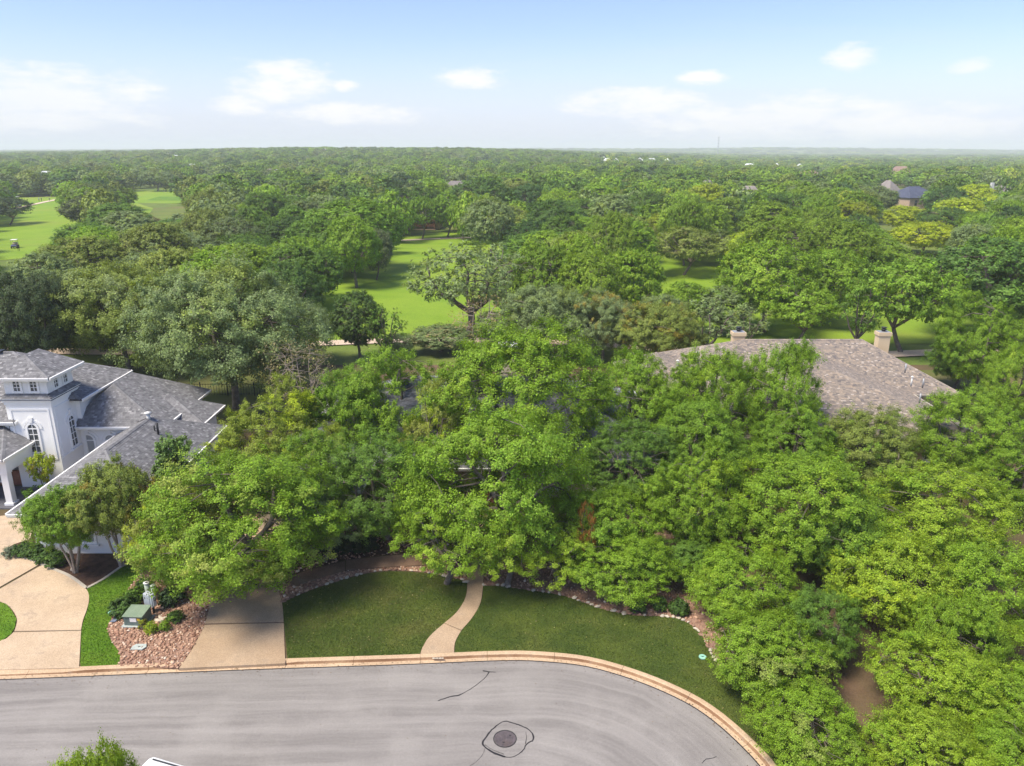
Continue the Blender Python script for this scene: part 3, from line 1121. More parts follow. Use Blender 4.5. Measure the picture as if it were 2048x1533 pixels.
blades('grass', LAWN_MID, 900, 31, (.064, .096, .016), (.125, .130, .034))
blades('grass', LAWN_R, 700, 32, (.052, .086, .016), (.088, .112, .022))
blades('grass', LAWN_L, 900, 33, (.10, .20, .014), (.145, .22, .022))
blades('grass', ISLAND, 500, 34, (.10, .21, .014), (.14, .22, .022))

# ------------------------------------------------------------------ houses
def shingle_plane(mb, poly, rg, expo=.15, wmin=.13, wmax=.27, off=.02):
    """tabs laid in courses over one roof plane; poly starts with its eave edge (left, right, ...)"""
    p = [Vector(q) for q in poly]
    e = (p[1] - p[0]).normalized()
    n = e.cross(p[2] - p[0]).normalized()
    if n.z < 0:
        n = -n
    s = n.cross(e).normalized()
    if s.z < 0:
        s = -s
    uv = [((q - p[0]).dot(e), (q - p[0]).dot(s)) for q in p]
    top = max(v for u, v in uv)
    d = 0.0
    while d < top - .02:
        mid = d + expo * .5
        xs = []
        for (u0, v0), (u1, v1) in zip(uv, uv[1:] + uv[:1]):
            if (v0 > mid) != (v1 > mid):
                xs.append(u0 + (u1 - u0) * (mid - v0) / (v1 - v0))
        if len(xs) >= 2:
            a, b = min(xs), max(xs)
            x = a
            while x < b - .01:
                w = min(rg.uniform(wmin, wmax), b - x)
                if b - x - w < .06:
                    w = b - x
                h = rg.uniform(.014, .024)
                lo = d - .02 + rg.uniform(-.012, .012)
                hi = min(d + expo + .01, top)
                A = p[0] + e * (x + .004) + s * lo
                B = p[0] + e * (x + w - .004) + s * lo
                Cc = p[0] + e * (x + w - .004) + s * hi
                D = p[0] + e * (x + .004) + s * hi
                mb.add([A + n * off, B + n * off, A + n * (off + h), B + n * (off + h), Cc + n * (off + .002), D + n * (off + .002)],
                       [(0, 1, 3, 2), (2, 3, 4, 5)], min(max(rg.gauss(.5, .27), 0), 1))
                x += w
        d += expo


def roof(parent, planes, deck, shingle, seed, trim='white_trim', eaves=(), ridges=(), fascia=.22, expo=.15):
    """planes of a roof with real shingles, ridge caps and white gutters along its eaves"""
    rg = random.Random(seed)
    m = MB()
    for pl in planes:
        m.add(pl, [tuple(range(len(pl)))])
        m.add([Vector(q) - Vector((0, 0, .12)) for q in pl], [tuple(range(len(pl) - 1, -1, -1))])
    r = m.build('roof', deck, parent)
    s = MB()
    for pl in planes:
        shingle_plane(s, pl, rg, expo)
    so = s.build('shingles', shingle, r, tone=True)
    so['kind'] = 'stuff'
    for a, b in ridges:
        a, b = Vector(a), Vector(b)
        k = MB()
        L = (b - a).length
        d = (b - a).normalized()
        sd = d.cross(Vector((0, 0, 1))).normalized()
        x = 0.0
        while x < L:
            w = min(.26, L - x)
            q0, q1 = a + d * x, a + d * (x + w)
            z0, z1 = Vector((0, 0, .055)), Vector((0, 0, .072))
            k.add([q0 + sd * .15 - Vector((0, 0, .03)), q0 + z0, q0 - sd * .15 - Vector((0, 0, .03)), q1 + sd * .15 - Vector((0, 0, .01)), q1 + z1, q1 - sd * .15 - Vector((0, 0, .01))],
                  [(0, 1, 4, 3), (1, 2, 5, 4)], min(max(rg.gauss(.45, .2), 0), 1))
            x += .24
        k.build('ridge_cap', shingle, r, tone=True)
    for a, b in eaves:
        a, b = Vector(a), Vector(b)
        d = (b - a).normalized()
        o = Vector((d.y, -d.x, 0))
        k = MB()
        A = [o * .03 + Vector((0, 0, .02)), o * .14 + Vector((0, 0, .02)), o * .11 - Vector((0, 0, .10)), o * .03 - Vector((0, 0, fascia))]
        k.add([a + q for q in A] + [b + q for q in A], [(0, 1, 5, 4), (1, 2, 6, 5), (2, 3, 7, 6), (3, 0, 4, 7), (3, 2, 1, 0), (4, 5, 6, 7)])
        k.build('gutter', trim, r)
    return r


def hip(x0, y0, x1, y1, z, ridge, zr):
    """four planes; ridge = ((xa, ya), (xb, yb)), xa<=xb or ya<=yb"""
    a, b, c, d = (x0, y0, z), (x1, y0, z), (x1, y1, z), (x0, y1, z)
    (xa, ya), (xb, yb) = ridge
    p, q = (xa, ya, zr), (xb, yb, zr)
    if abs(xa - xb) >= abs(ya - yb):     # ridge along x
        planes = [[a, b, q, p], [b, c, q], [c, d, p, q], [d, a, p]]
        hips = [(a, p), (d, p), (b, q), (c, q), (p, q)]
    else:
        planes = [[a, b, p], [b, c, q, p], [c, d, q], [d, a, p, q]]
        hips = [(a, p), (b, p), (c, q), (d, q), (p, q)]
    return planes, [(a, b), (b, c), (c, d), (d, a)], hips


def walls(parent, x0, y0, x1, y1, z0, z1, material, name='wall', t=.25):
    """four walls standing round a room, each its own piece"""
    for a, b in (((x0, y0), (x1, y0 + t)), ((x0, y1 - t), (x1, y1)), ((x0, y0 + t), (x0 + t, y1 - t)), ((x1 - t, y0 + t), (x1, y1 - t))):
        MB().box((a[0], a[1], z0), (b[0], b[1], z1)).build(name, material, parent)


def window(parent, c, ax, w, h, arch=True, nx=2, ny=4, shade=False, keystone=False, sill=True):
    """c: middle of the sill on the wall face; ax: unit vector along the wall seen from outside (left to right)"""
    ax = Vector(ax)
    ay = Vector((0, 0, 1))
    n = ax.cross(ay)
    c = Vector(c)

    def outline(g, arch_):
        hw = w / 2 + g
        o = [(-hw, -g), (hw, -g)]
        if arch_:
            k = 10
            for i in range(k + 1):
                a = math.pi * i / k
                o.append((hw * math.cos(a), h - w / 2 + hw * math.sin(a)))
        else:
            o += [(hw, h + g), (-hw, h + g)]
        return o
    f = MB()
    f.ring(outline(.14, arch), outline(.0, arch), c, ax, ay, .08)
    fr = f.build('window', 'white_trim', parent)
    g = MB()
    g.prism(outline(.0, arch), c, ax, ay, .02)
    g.build('pane', 'window_shade' if shade else 'window_glass', fr)
    b = MB()
    hh = h - (w * .5 if arch else 0)
    for i in range(1, nx):
        x = -w / 2 + w * i / nx
        b.prism([(x - .02, 0), (x + .02, 0), (x + .02, h - .03), (x - .02, h - .03)], c + n * .02, ax, ay, .025)
    for j in range(1, ny):
        y = hh * j / ny
        b.prism([(-w / 2, y - .02), (w / 2, y - .02), (w / 2, y + .02), (-w / 2, y + .02)], c + n * .02, ax, ay, .022)
    if arch:
        b.prism([(-w / 2, hh - .035), (w / 2, hh - .035), (w / 2, hh + .035), (-w / 2, hh + .035)], c + n * .02, ax, ay, .03)
    b.build('muntin', 'white_trim', fr)
    if sill:
        s = MB()
        s.prism([(-w / 2 - .25, -.26), (w / 2 + .25, -.26), (w / 2 + .25, -.145), (-w / 2 - .25, -.145)], c, ax, ay, .17)
        s.build('sill', 'white_trim', fr)
    if keystone:
        s = MB()
        y0 = h + .145
        s.prism([(-.10, y0), (.10, y0), (.15, y0 + .34), (-.15, y0 + .34)], c, ax, ay, .13)
        s.build('keystone', 'white_trim', fr)
        arc_o = [( (w / 2 + .36) * math.cos(a), h - w / 2 + (w / 2 + .36) * math.sin(a)) for a in np.linspace(0, math.pi, 11)]
        arc_i = [( (w / 2 + .20) * math.cos(a), h - w / 2 + (w / 2 + .20) * math.sin(a)) for a in np.linspace(0, math.pi, 11)]
        s2 = MB()
        s2.prism(arc_o + arc_i[::-1], c, ax, ay, .05)
        s2.build('arch_moulding', 'white_trim', fr)
    return fr


def pipe(parent, x, y, z, h=.5, r=.06, cap=True, material='flashing'):
    m = MB()
    m.tube([(x, y, z - .35), (x, y, z + h)], r, 10)
    if cap:
        m.tube([(x, y, z + h), (x, y, z + h + .03), (x, y, z + h + .10)], [r * 1.9, r * 2.0, r * .5], 10)
    return m.build('roof_vent', material, parent, True)


def white_house():
    W = thing('white_house', (0, 0, 0), 'white stucco house with square tower and slate-grey hip roofs at left', 'house')
    ws = 'white_stucco'
    G = .10
    # garage wing, toward the street
    walls(W, -26.9, 37.8, -21.1, 50.0, G, 3.0, ws)
    pl, ev, rd = hip(-27.5, 36.9, -20.6, 50.6, 3.05, ((-24.05, 41.2), (-24.05, 46.8)), 5.05)
    r = roof(W, pl, 'deck_slate', 'shingle_slate', 1, eaves=ev, ridges=rd)
    pipe(r, -22.9, 45.4, 4.5, .7, .07, False, 'metal_black')
    pipe(r, -23.2, 45.6, 4.6, .35, .05, False, 'metal_black')
    pipe(r, -24.0, 46.6, 5.1, .35, .12, True, 'far_white')
    # low wing behind it
    walls(W, -30.0, 50.6, -22.7, 54.2, G, 3.15, ws)
    pl, ev, rd = hip(-31, 50.65, -22.2, 54.7, 3.22, ((-28.2, 52.7), (-25.2, 52.7)), 4.62)
    roof(W, pl, 'deck_slate', 'shingle_slate', 2, eaves=ev[:2], ridges=rd)
    # middle block with two arched windows
    walls(W, -29.85, 49.2, -24.6, 56.4, G, 3.65, ws)
    pl, ev, rd = hip(-31, 48.6, -24.1, 57, 3.72, ((-28.6, 51.4), (-28.6, 54.2)), 5.95)
    roof(W, pl, 'deck_slate', 'shingle_slate', 3, eaves=ev, ridges=rd)
    for u in (181, 226):
        c = PY(u, 902, 49.2)
        window(W, (c.x, 49.2, 1.15), (1, 0, 0), .78, 1.75, True, 1, 1, True, True, False)
    # main two-storey block
    walls(W, -44, 49.1, -29.9, 54.8, G, 5.72, ws)
    pl, ev, rd = hip(-44.6, 48.4, -29.3, 55.4, 5.8, ((-41, 51.9), (-35.7, 51.9)), 8.2)
    rm = roof(W, pl, 'deck_slate', 'shingle_slate', 4, eaves=[ev[1], ev[2]], ridges=rd)
    window(W, (-29.9, 53.4, 4.3), (0, 1, 0), .7, 1.0, True, 2, 2, False)
    MB().box((-38.2, 51.6, 8.22), (-36.4, 52.2, 8.32)).build('ridge_vent', 'metal_black', rm)
    # square tower
    tx0, tx1, ty0, ty1 = -33.2, -30.2, 46.5, 49.6
    walls(W, tx0, ty0, tx1, ty1, G, 6.3, ws)
    cn = MB()
    for z, o, hgt in ((6.05, .05, .22), (6.27, .12, .14), (6.41, .2, .12)):
        cn.box((tx0 - o, ty0 - o, z), (tx1 + o, ty1 + o, z + hgt))
    cn.build('cornice', 'white_trim', W)
    for (a, b) in (((tx0 + .35, ty0), (tx1 - .35, ty0)), ):
        fr = MB()
        fr.ring([(.2, 2.2), (2.8, 2.2), (2.8, 5.8), (.2, 5.8)], [(.32, 2.32), (2.68, 2.32), (2.68, 5.68), (.32, 5.68)], (tx0, ty0, 0), (1, 0, 0), (0, 0, 1), .05)
        fr.build('wall_panel', 'white_trim', W)
        fr = MB()
        fr.ring([(.2, 2.2), (2.9, 2.2), (2.9, 5.8), (.2, 5.8)], [(.32, 2.32), (2.78, 2.32), (2.78, 5.68), (.32, 5.68)], (tx1, ty0, 0), (0, 1, 0), (0, 0, 1), .05)
        fr.build('wall_panel', 'white_trim', W)
    # skirt roof round the tower, then the lantern storey
    zs, ze = 6.53, 6.80
    sk = [[(tx0 - .25, ty0 - .25, zs), (tx1 + .25, ty0 - .25, zs), (tx1 - .15, ty0 + .15, ze), (tx0 + .15, ty0 + .15, ze)],
          [(tx1 + .25, ty0 - .25, zs), (tx1 + .25, ty1 + .25, zs), (tx1 - .15, ty1 - .15, ze), (tx1 - .15, ty0 + .15, ze)],
          [(tx1 + .25, ty1 + .25, zs), (tx0 - .25, ty1 + .25, zs), (tx0 + .15, ty1 - .15, ze), (tx1 - .15, ty1 - .15, ze)],
          [(tx0 - .25, ty1 + .25, zs), (tx0 - .25, ty0 - .25, zs), (tx0 + .15, ty0 + .15, ze), (tx0 + .15, ty1 - .15, ze)]]
    roof(W, sk, 'deck_slate', 'shingle_slate', 5)
    walls(W, tx0 + .1, ty0 + .1, tx1 - .1, ty1 - .1, 6.7, 7.95, ws)
    pl, ev, rd = hip(tx0 - .45, ty0 - .45, tx1 + .45, ty1 + .45, 8.0, ((-32.2, 47.9), (-32.2, 49.4)), 9.05)
    roof(W, pl, 'deck_slate', 'shingle_slate', 6, eaves=ev, ridges=rd)
    for dx in (-.55, .55):
        window(W, ((tx0 + tx1) / 2 + dx, ty0 + .1, 6.98), (1, 0, 0), .42, .72, False, 2, 3, False, False, False)
        window(W, (tx1 - .1, (ty0 + ty1) / 2 + dx, 6.98), (0, 1, 0), .42, .72, False, 2, 3, False, False, False)
    c = PY(75, 905, ty0)
    window(W, (c.x, ty0, 2.75), (1, 0, 0), .62, 1.95, True, 2, 4, False, True)
    window(W, (tx1, ty0 + 1.75, 2.55), (0, 1, 0), .62, 2.1, True, 2, 4, False, True)
    # upper bay and entrance porch left of the tower
    walls(W, -40, 46.9, -33.35, 48.6, 3.3, 4.85, ws)
    pl, ev, rd = hip(-41, 46.3, -32.75, 49, 4.9, ((-39, 48.3), (-34.4, 48.3)), 5.9)
    roof(W, pl, 'deck_slate', 'shingle_slate', 7, eaves=ev[:2], ridges=rd)
    MB().box((-33.62, 46.62, 3.2), (-33.36, 46.88, 4.85)).build('downpipe', 'white_trim', W)
    pl, ev, rd = hip(-42, 43.3, -31.85, 48.5, 3.5, ((-40, 47.6), (-34.2, 47.6)), 4.75)
    roof(W, pl, 'deck_slate', 'shingle_slate', 8, eaves=ev[:2], ridges=rd)
    en = MB()
    for z, o, hgt in ((2.45, .0, .40), (2.85, .04, .25), (3.10, .09, .22), (3.32, .15, .14)):
        en.box((-41.6 - o, 43.7 - o, z), (-32.0 + o, 44.25 + o, z + hgt))
        en.box((-32.5 - o * .2, 44.25 + o, z), (-32.0 + o, 46.4, z + hgt))
    en.build('entablature', 'white_trim', W)
    for x in (-32.3, -35.2, -38.6):
        col = MB()
        col.box((x - .30, 43.68, .16), (x + .30, 44.28, .34))
        col.box((x - .22, 43.76, .34), (x + .22, 44.20, 2.32))
        col.box((x - .27, 43.71, 2.32), (x + .27, 44.25, 2.45))
        col.build('column', 'white_trim', W, bevel=.02)
    MB().box((-42, 43.3, .06), (-31.6, 46.6, .18)).build('porch_floor', 'deck_slate', W)
    MB().box((-40, 47.0, .1), (-33.3, 47.2, 1.1)).build('porch_wall', 'brick_red', W)
    window(W, (-34.6, 47.0, .45), (1, 0, 0), .7, 1.9, False, 2, 4, True, False, False)
    # garage doors face the court; the street side has one small window
    for y in (41.0, 44.6):
        do = MB().box((-26.98, y - 1.3, .12), (-26.9, y + 1.3, 2.3)).build('garage_door', 'white_trim', W)
        for j in range(4):
            MB().box((-27.01, y - 1.2, .2 + j * .53), (-26.98, y + 1.2, .64 + j * .53)).build('door_panel', 'white_trim', do)
    window(W, (-24.0, 37.8, .9), (1, 0, 0), .9, 1.5, True, 2, 3, True)
    MB().box((-22.0, 37.72, .1), (-21.5, 37.8, 2.9)).build('pilaster', 'white_trim', W)
    MB().box((-26.5, 37.72, .1), (-26.0, 37.8, 2.9)).build('pilaster', 'white_trim', W)
    return W


white_house()
pot = thing('flower_pot', (-32.9, 44.9, .18), 'small dark blue glazed pot on the porch of the white house', 'pot')
MB().tube([(0, 0, 0), (0, 0, .08), (0, 0, .3), (0, 0, .42)], [.13, .18, .21, .17], 14).build('body', 'blue_glaze', pot, True)
MB().tube([(0, 0, .42), (0, 0, .46)], .19, 14).build('lip', 'blue_glaze', pot, True)


def middle_house():
    M = thing('middle_house', (0, 0, 0), 'limestone house with light grey roof almost hidden by the front trees', 'house')
    walls(M, -13.5, 45.0, 9.2, 58.0, .1, 3.1, 'limestone')
    pl, ev, rd = hip(-14.2, 44.3, 9.9, 58.7, 3.15, ((-7.0, 51.5), (2.7, 51.5)), 6.5)
    r = roof(M, pl, 'deck_grey', 'shingle_grey', 21, eaves=ev, ridges=rd)
    walls(M, -15.2, 40.6, -9.4, 46.0, .1, 2.95, 'limestone')
    pl, ev, rd = hip(-15.8, 40.0, -8.8, 48.5, 3.0, ((-12.3, 43.5), (-12.3, 46.5)), 4.9)
    roof(M, pl, 'deck_grey', 'shingle_grey', 22, eaves=ev, ridges=rd)
    # entrance with a tall gabled porch
    walls(M, -4.4, 43.0, 1.2, 45.2, .1, 3.3, 'limestone')
    pl, ev, rd = hip(-5.0, 42.4, 1.8, 47, 3.35, ((-1.6, 44.6), (-1.6, 46.4)), 5.4)
    roof(M, pl, 'deck_grey', 'shingle_grey', 23, eaves=ev[:1], ridges=rd)
    d = MB().box((-2.3, 42.93, .15), (-1.2, 43.0, 2.35)).build('front_door', 'timber_red', M)
    MB().tube([(-1.35, 42.9, 1.15), (-1.35, 42.9, 1.35)], .02, 6).build('handle', 'iron', d)
    for x in (-11, -8, -6, 3, 5.6, 7.8):
        window(M, (x, 45.0 if x > -9 else 45.0, .9), (1, 0, 0), 1.0, 1.5, False, 2, 3, False, False)
    g = MB().box((-9.4, 41.6, .12), (-9.32, 45.4, 2.3)).build('garage_door', 'vinyl_beige', M)
    for j in range(4):
        MB().box((-9.32, 41.7, .2 + j * .53), (-9.29, 45.3, .64 + j * .53)).build('door_panel', 'vinyl_beige', g)
    ch = MB().box((-.9, 53.2, 3.2), (.3, 54.2, 8.2)).build('chimney', 'limestone', M)
    MB().box((-1.0, 53.1, 8.2), (.4, 54.3, 8.35)).build('chimney_cap', 'far_white', ch)
    fl = MB().tube([(-.3, 53.7, 8.3), (-.3, 53.7, 8.85)], .16, 10)
    fl.tube([(-.3, 53.7, 8.88), (-.3, 53.7, 8.94), (-.3, 53.7, 9.02)], [.3, .3, .08], 10)
    fl.build('flue', 'far_white', ch, True)
    pipe(r, -10.6, 54.0, 5.0, .4, .06)


middle_house()


def brown_house():
    B = thing('brown_roof_house', (0, 0, 0), 'tan stucco house with wide brown shingle roof and two chimneys at right', 'house')
    walls(B, 13.0, 59.2, 36.3, 70, .1, 2.75, 'tan_stucco')
    pl, ev, rd = hip(12.4, 58.5, 37.0, 70.7, 2.8, ((20.6, 64.6), (31.0, 64.6)), 5.95)
    r = roof(B, pl, 'deck_brown', 'shingle_brown', 31, 'vinyl_beige', eaves=ev, ridges=rd)
    walls(B, 15.2, 49.6, 32.2, 60, .1, 2.75, 'tan_stucco')
    pl, ev, rd = hip(14.5, 48.9, 32.9, 66.0, 2.82, ((23.6, 57.8), (23.6, 62.5)), 6.02)
    roof(B, pl, 'deck_brown', 'shingle_brown', 32, 'vinyl_beige', eaves=[ev[0], ev[1], ev[3]], ridges=rd)
    # low wing at the left
    walls(B, 10.4, 60.5, 15, 68, .1, 2.7, 'tan_stucco')
    pl, ev, rd = hip(9.7, 59.7, 17.5, 68.6, 2.75, ((13.0, 63.2), (13.0, 65.2)), 4.6)
    r2 = roof(B, pl, 'deck_brown', 'shingle_brown', 33, 'vinyl_beige', eaves=ev, ridges=rd)
    for u, y, zt in ((1477, 65.5, 7.0), (1767, 66.8, 7.0)):
        c = PY(u, 664, y)
        top = c.z
        ch = MB().box((c.x - .52, y - .4, 2.8), (c.x + .52, y + .4, top - .30)).build('chimney', 'tan_stucco', B)
        MB().box((c.x - .60, y - .48, top - .30), (c.x + .60, y + .48, top)).build('chimney_crown', 'tan_stucco', ch)
        MB().box((c.x - .5, y - .38, top), (c.x + .5, y + .38, top + .05)).build('chimney_pan', 'flashing', ch)
        fl = MB()
        for z, rr in ((0, .17), (.16, .26), (.34, .26)):
            fl.tube([(c.x, y, top + .05 + z), (c.x, y, top + .05 + z + (.17 if rr < .2 else .05))], rr, 12)
        fl.tube([(c.x, y, top + .1), (c.x, y, top + .42)], .15, 10)
        fl.build('flue', 'metal_black', ch, True)
    for u, v, y in ((1355, 720, 63.0), (1395, 703, 65.0)):
        q = PY(u, v + 10, y)
        pipe(r2, q.x, y, q.z, .35, .08, True, 'far_white')
    for u, v, y, cap in ((1811, 730, 58.5, False), (1823, 757, 56.5, True), (1846, 760, 56.3, False), (1840, 790, 54.0, False)):
        q = PY(u, v + 8, y)
        pipe(r, q.x, y, q.z, .42, .06, cap, 'far_white' if cap else 'flashing')
    for x in (18, 21, 27, 30):
        window(B, (x, 49.6, .9), (1, 0, 0), 1.1, 1.5, False, 2, 3)
    for y in (52, 56):
        window(B, (15.2, y, .9), (0, -1, 0), 1.1, 1.5, False, 2, 3)


brown_house()


def far_house(u, v, y, w, dpt, hgt, wall, roofm, label, name='distant_house', rot=0.0, group=None, white_chimney=False, zr=None):
    """house half sunk in the woods; u, v is where the photo shows the top of its roof"""
    top = PY(u, v, y)
    g = float(terrain_h(top.x, y))
    rise = max(top.z - g, 4.0) if zr is None else zr
    t = thing(name, (top.x, y, g), label, 'house', group, rot)
    ez = rise * .52
    b = MB()
    b.box((-w / 2 + .4, -dpt / 2 + .4, 0), (w / 2 - .4, dpt / 2 - .4, ez))
    b.build('wall', wall, t)
    pl, ev, rd = hip(-w / 2, -dpt / 2, w / 2, dpt / 2, ez, ((-w / 2 + dpt * .42, 0), (w / 2 - dpt * .42, 0)) if w > dpt else ((0, -dpt / 2 + w * .42), (0, dpt / 2 - w * .42)), rise)
    m = MB()
    for q in pl:
        m.add(q, [tuple(range(len(q)))])
        m.add([Vector(k) - Vector((0, 0, .2)) for k in q], [tuple(range(len(q) - 1, -1, -1))])
    r = m.build('roof', roofm, t)
    for x in (-w * .28, 0, w * .28):
        MB().box((x - .6, -dpt / 2 + .34, ez * .3), (x + .6, -dpt / 2 + .4, ez * .78)).build('window', 'window_glass', t)
    MB().box((w * .1, -dpt / 2 + .33, 0), (w * .1 + 1.0, -dpt / 2 + .4, 2.2)).build('door', 'timber_red', t)
    if white_chimney:
        MB().box((-w * .33 - .5, -.5, ez), (-w * .33 + .5, .5, rise + 1.0)).build('chimney', 'far_white', r)
    return t


far_house(1828, 373, 300, 16, 13, 7, 'brick_tan', 'roof_navy', 'navy-roofed house among the trees at upper right', rot=.35)
far_house(2005, 371, 300, 13, 11, 7, 'far_white', 'roof_taupe', 'taupe-roofed house with white chimney near the right edge', rot=.1, white_chimney=True)
far_house(1777, 361, 350, 8, 9, 7, 'far_white', 'roof_taupe', 'small pale gabled house left of the navy roof', rot=.5)
far_house(1618, 342, 470, 18, 12, 7, 'brick_tan', 'roof_brownfar', 'long brown roof in the far wood at right', rot=.1)
far_house(1802, 333, 520, 16, 11, 7, 'brick_tan', 'roof_brownfar', 'low brown roof under the far yellow tree', rot=-.1)
far_house(1955, 352, 380, 13, 9, 7, 'far_white', 'roof_taupe', 'grey gable in the wood above the taupe-roofed house', rot=-.5)
far_house(912, 362, 300, 12, 9, 7, 'brick_tan', 'roof_taupe', 'grey roof corner above the row of shade trees', rot=.3)
far_house(1060, 376, 262, 12, 12, 7, 'brick_tan', 'roof_brownfar', 'tan brick house with brown roof beyond the fairway end', rot=.5)
far_house(1415, 360, 330, 9, 8, 6, 'far_white', 'roof_taupe', 'pale roof peeping from the wood right of centre', rot=.3)
far_house(1690, 352, 400, 11, 9, 7, 'far_white', 'roof_taupe', 'small taupe roof in the wood left of the pale gabled house', rot=.4)
far_house(1500, 372, 290, 11, 9, 7, 'brick_tan', 'roof_taupe', 'grey-brown roof peeping from the wood right of the bright gap', rot=-.3)
far_house(700, 352, 400, 12, 9, 7, 'brick_tan', 'roof_taupe', 'grey roof deep in the wood left of centre', rot=.2)
bh = far_house(842, 437, 222, 12, 9, 6, 'brick_tan', 'roof_brownfar', 'brick house with dark red timber porch at the fairway end', zr=5.6)
MB().box((-4.6, -5.6, .15), (4.6, -4.4, .3)).build('porch_floor', 'brick_tan', bh)
for x in (-4.4, -1.5, 1.5, 4.4):
    MB().box((x - .15, -5.5, .3), (x + .15, -5.2, 2.5)).build('porch_post', 'timber_red', bh)
MB().box((-4.8, -5.7, 2.5), (4.8, -4.1, 2.75)).build('porch_beam', 'timber_red', bh)
MB().box((-4.4, -5.45, 1.0), (4.4, -5.3, 1.9)).build('porch_rail', 'timber_red', bh)

# white specks of houses on the far rise and the long pale roofs on the plain
RH = random.Random(9)
ORD = ['first', 'second', 'third', 'fourth', 'fifth', 'sixth', 'seventh', 'eighth', 'ninth', 'tenth', 'eleventh', 'twelfth', 'thirteenth', 'fourteenth', 'fifteenth', 'sixteenth', 'seventeenth', 'eighteenth', 'nineteenth', 'twentieth'] + ['twenty-' + w for w in ('first', 'second', 'third', 'fourth', 'fifth', 'sixth', 'seventh', 'eighth', 'ninth')] + ['thirtieth'] + ['thirty-' + w for w in ('first', 'second', 'third', 'fourth', 'fifth', 'sixth', 'seventh', 'eighth', 'ninth')]
SPECK = [(115, 345), (95, 349), (175, 338), (195, 326), (233, 318), (280, 324), (340, 313), (352, 318), (385, 334), (415, 331), (470, 312), (480, 313),
         (605, 309), (650, 308), (545, 345), (560, 346), (955, 324), (880, 310)]
for k, (u, v) in enumerate(SPECK):
    y = float(np.interp(v, [305, 320, 335, 350], [1250, 900, 620, 470]))
    far_house(u, v - 3, y, RH.uniform(9, 15), RH.uniform(8, 11), 7, 'far_white', RH.choice(['roof_taupe', 'far_roof_white', 'roof_taupe']),
              'tiny pale house on the far wooded rise, %s from the left' % ORD[sorted(q[0] for q in SPECK).index(u)], rot=RH.uniform(-.7, .7), group='pale houses on the far wooded rise', zr=9.5)
SHED = [(1222, 313, 22), (1262, 314, 12), (1303, 316, 16), (1335, 314, 12), (1500, 313, 16), (1508, 318, 12), (1280, 318, 12), (1208, 316, 12), (1600, 326, 10), (1553, 336, 8), (1622, 314, 14), (1722, 314, 14)]
for k, (u, v, w) in enumerate(SHED):
    far_house(u, v - 3, 880 + 30 * (k % 4), w, 12, 7, 'far_white', 'far_roof_white', 'long pale roof on the far plain, %s from the left' % ORD[sorted(q[0] for q in SHED).index(u)],
              'distant_shed', rot=RH.uniform(-.15, .15), group='long pale roofs on the far plain', zr=11)
# ------------------------------------------------------------------ trees
def leaf_cloud(rg, centres, radii, per, leaf, squash=.82, up=.4, spray=16, keep_low=.5, rand=.55, dome=.75, tip=.30, puffn=.85):
    """leaf-sized folded faces gathered in sprays on a set of foliage clumps -> V, Q, leafvar, clump"""
    Ps, Cs, Dn = [], [], []
    mean = np.mean(radii)
    for c, r in zip(centres, radii):
        n = max(int(per * (r / mean) ** 2), 6)
        m = max(int(spray * (r / mean)), 4)
        d = rg.normal(size=(m, 3))
        d /= np.linalg.norm(d, axis=1)[:, None]
        low = (d[:, 2] < -.25) & (rg.random(m) > keep_low)
        d[low, 2] *= -1
        sc = d * (r * rg.uniform(.55, 1.05, (m, 1))) * np.array([1, 1, squash]) * rg.uniform(.65, 1.4, 3)
        sv = rg.uniform(0, 1, m)
        k = rg.integers(0, m, n)
        p = sc[k] + d[k] * (r * rg.uniform(-.15, tip, (n, 1))) + rg.normal(size=(n, 3)) * (r * .125) * np.array([1, 1, .85])
        Ps.append(p + c)
        nd = p / (np.linalg.norm(p, axis=1)[:, None] + 1e-6)
        Dn.append(nd)
        base = rg.random()
        Cs.append(np.clip(base * .72 + sv[k] * .28, 0, 1))
    Pp, Cv, Nd = np.concatenate(Ps), np.concatenate(Cs), np.concatenate(Dn)
    n = len(Pp)
    cc = np.array([0, 0, np.mean(np.array(centres)[:, 2]) - np.std(np.array(centres)[:, 2])])
    rad_d = Pp - cc
    rad_d /= np.linalg.norm(rad_d, axis=1)[:, None] + 1e-6
    nor = Nd * puffn + rad_d * dome + rg.normal(size=(n, 3)) * rand + np.array([0, 0, up])
    nor /= np.linalg.norm(nor, axis=1)[:, None]
    t = np.cross(nor, rg.normal(size=(n, 3)))
    t /= np.linalg.norm(t, axis=1)[:, None]
    b = np.cross(nor, t)
    L = leaf * rg.uniform(.65, 1.35, (n, 1))
    W = L * rg.uniform(.6, .9, (n, 1))
    V = np.empty((n, 3, 3))
    V[:, 0] = Pp - t * L * .45 + b * W * .5
    V[:, 1] = Pp - t * L * .45 - b * W * .5
    V[:, 2] = Pp + t * L * .62
    return V.reshape(-1, 3), np.arange(n * 3).reshape(-1, 3), rg.random(n), Cv


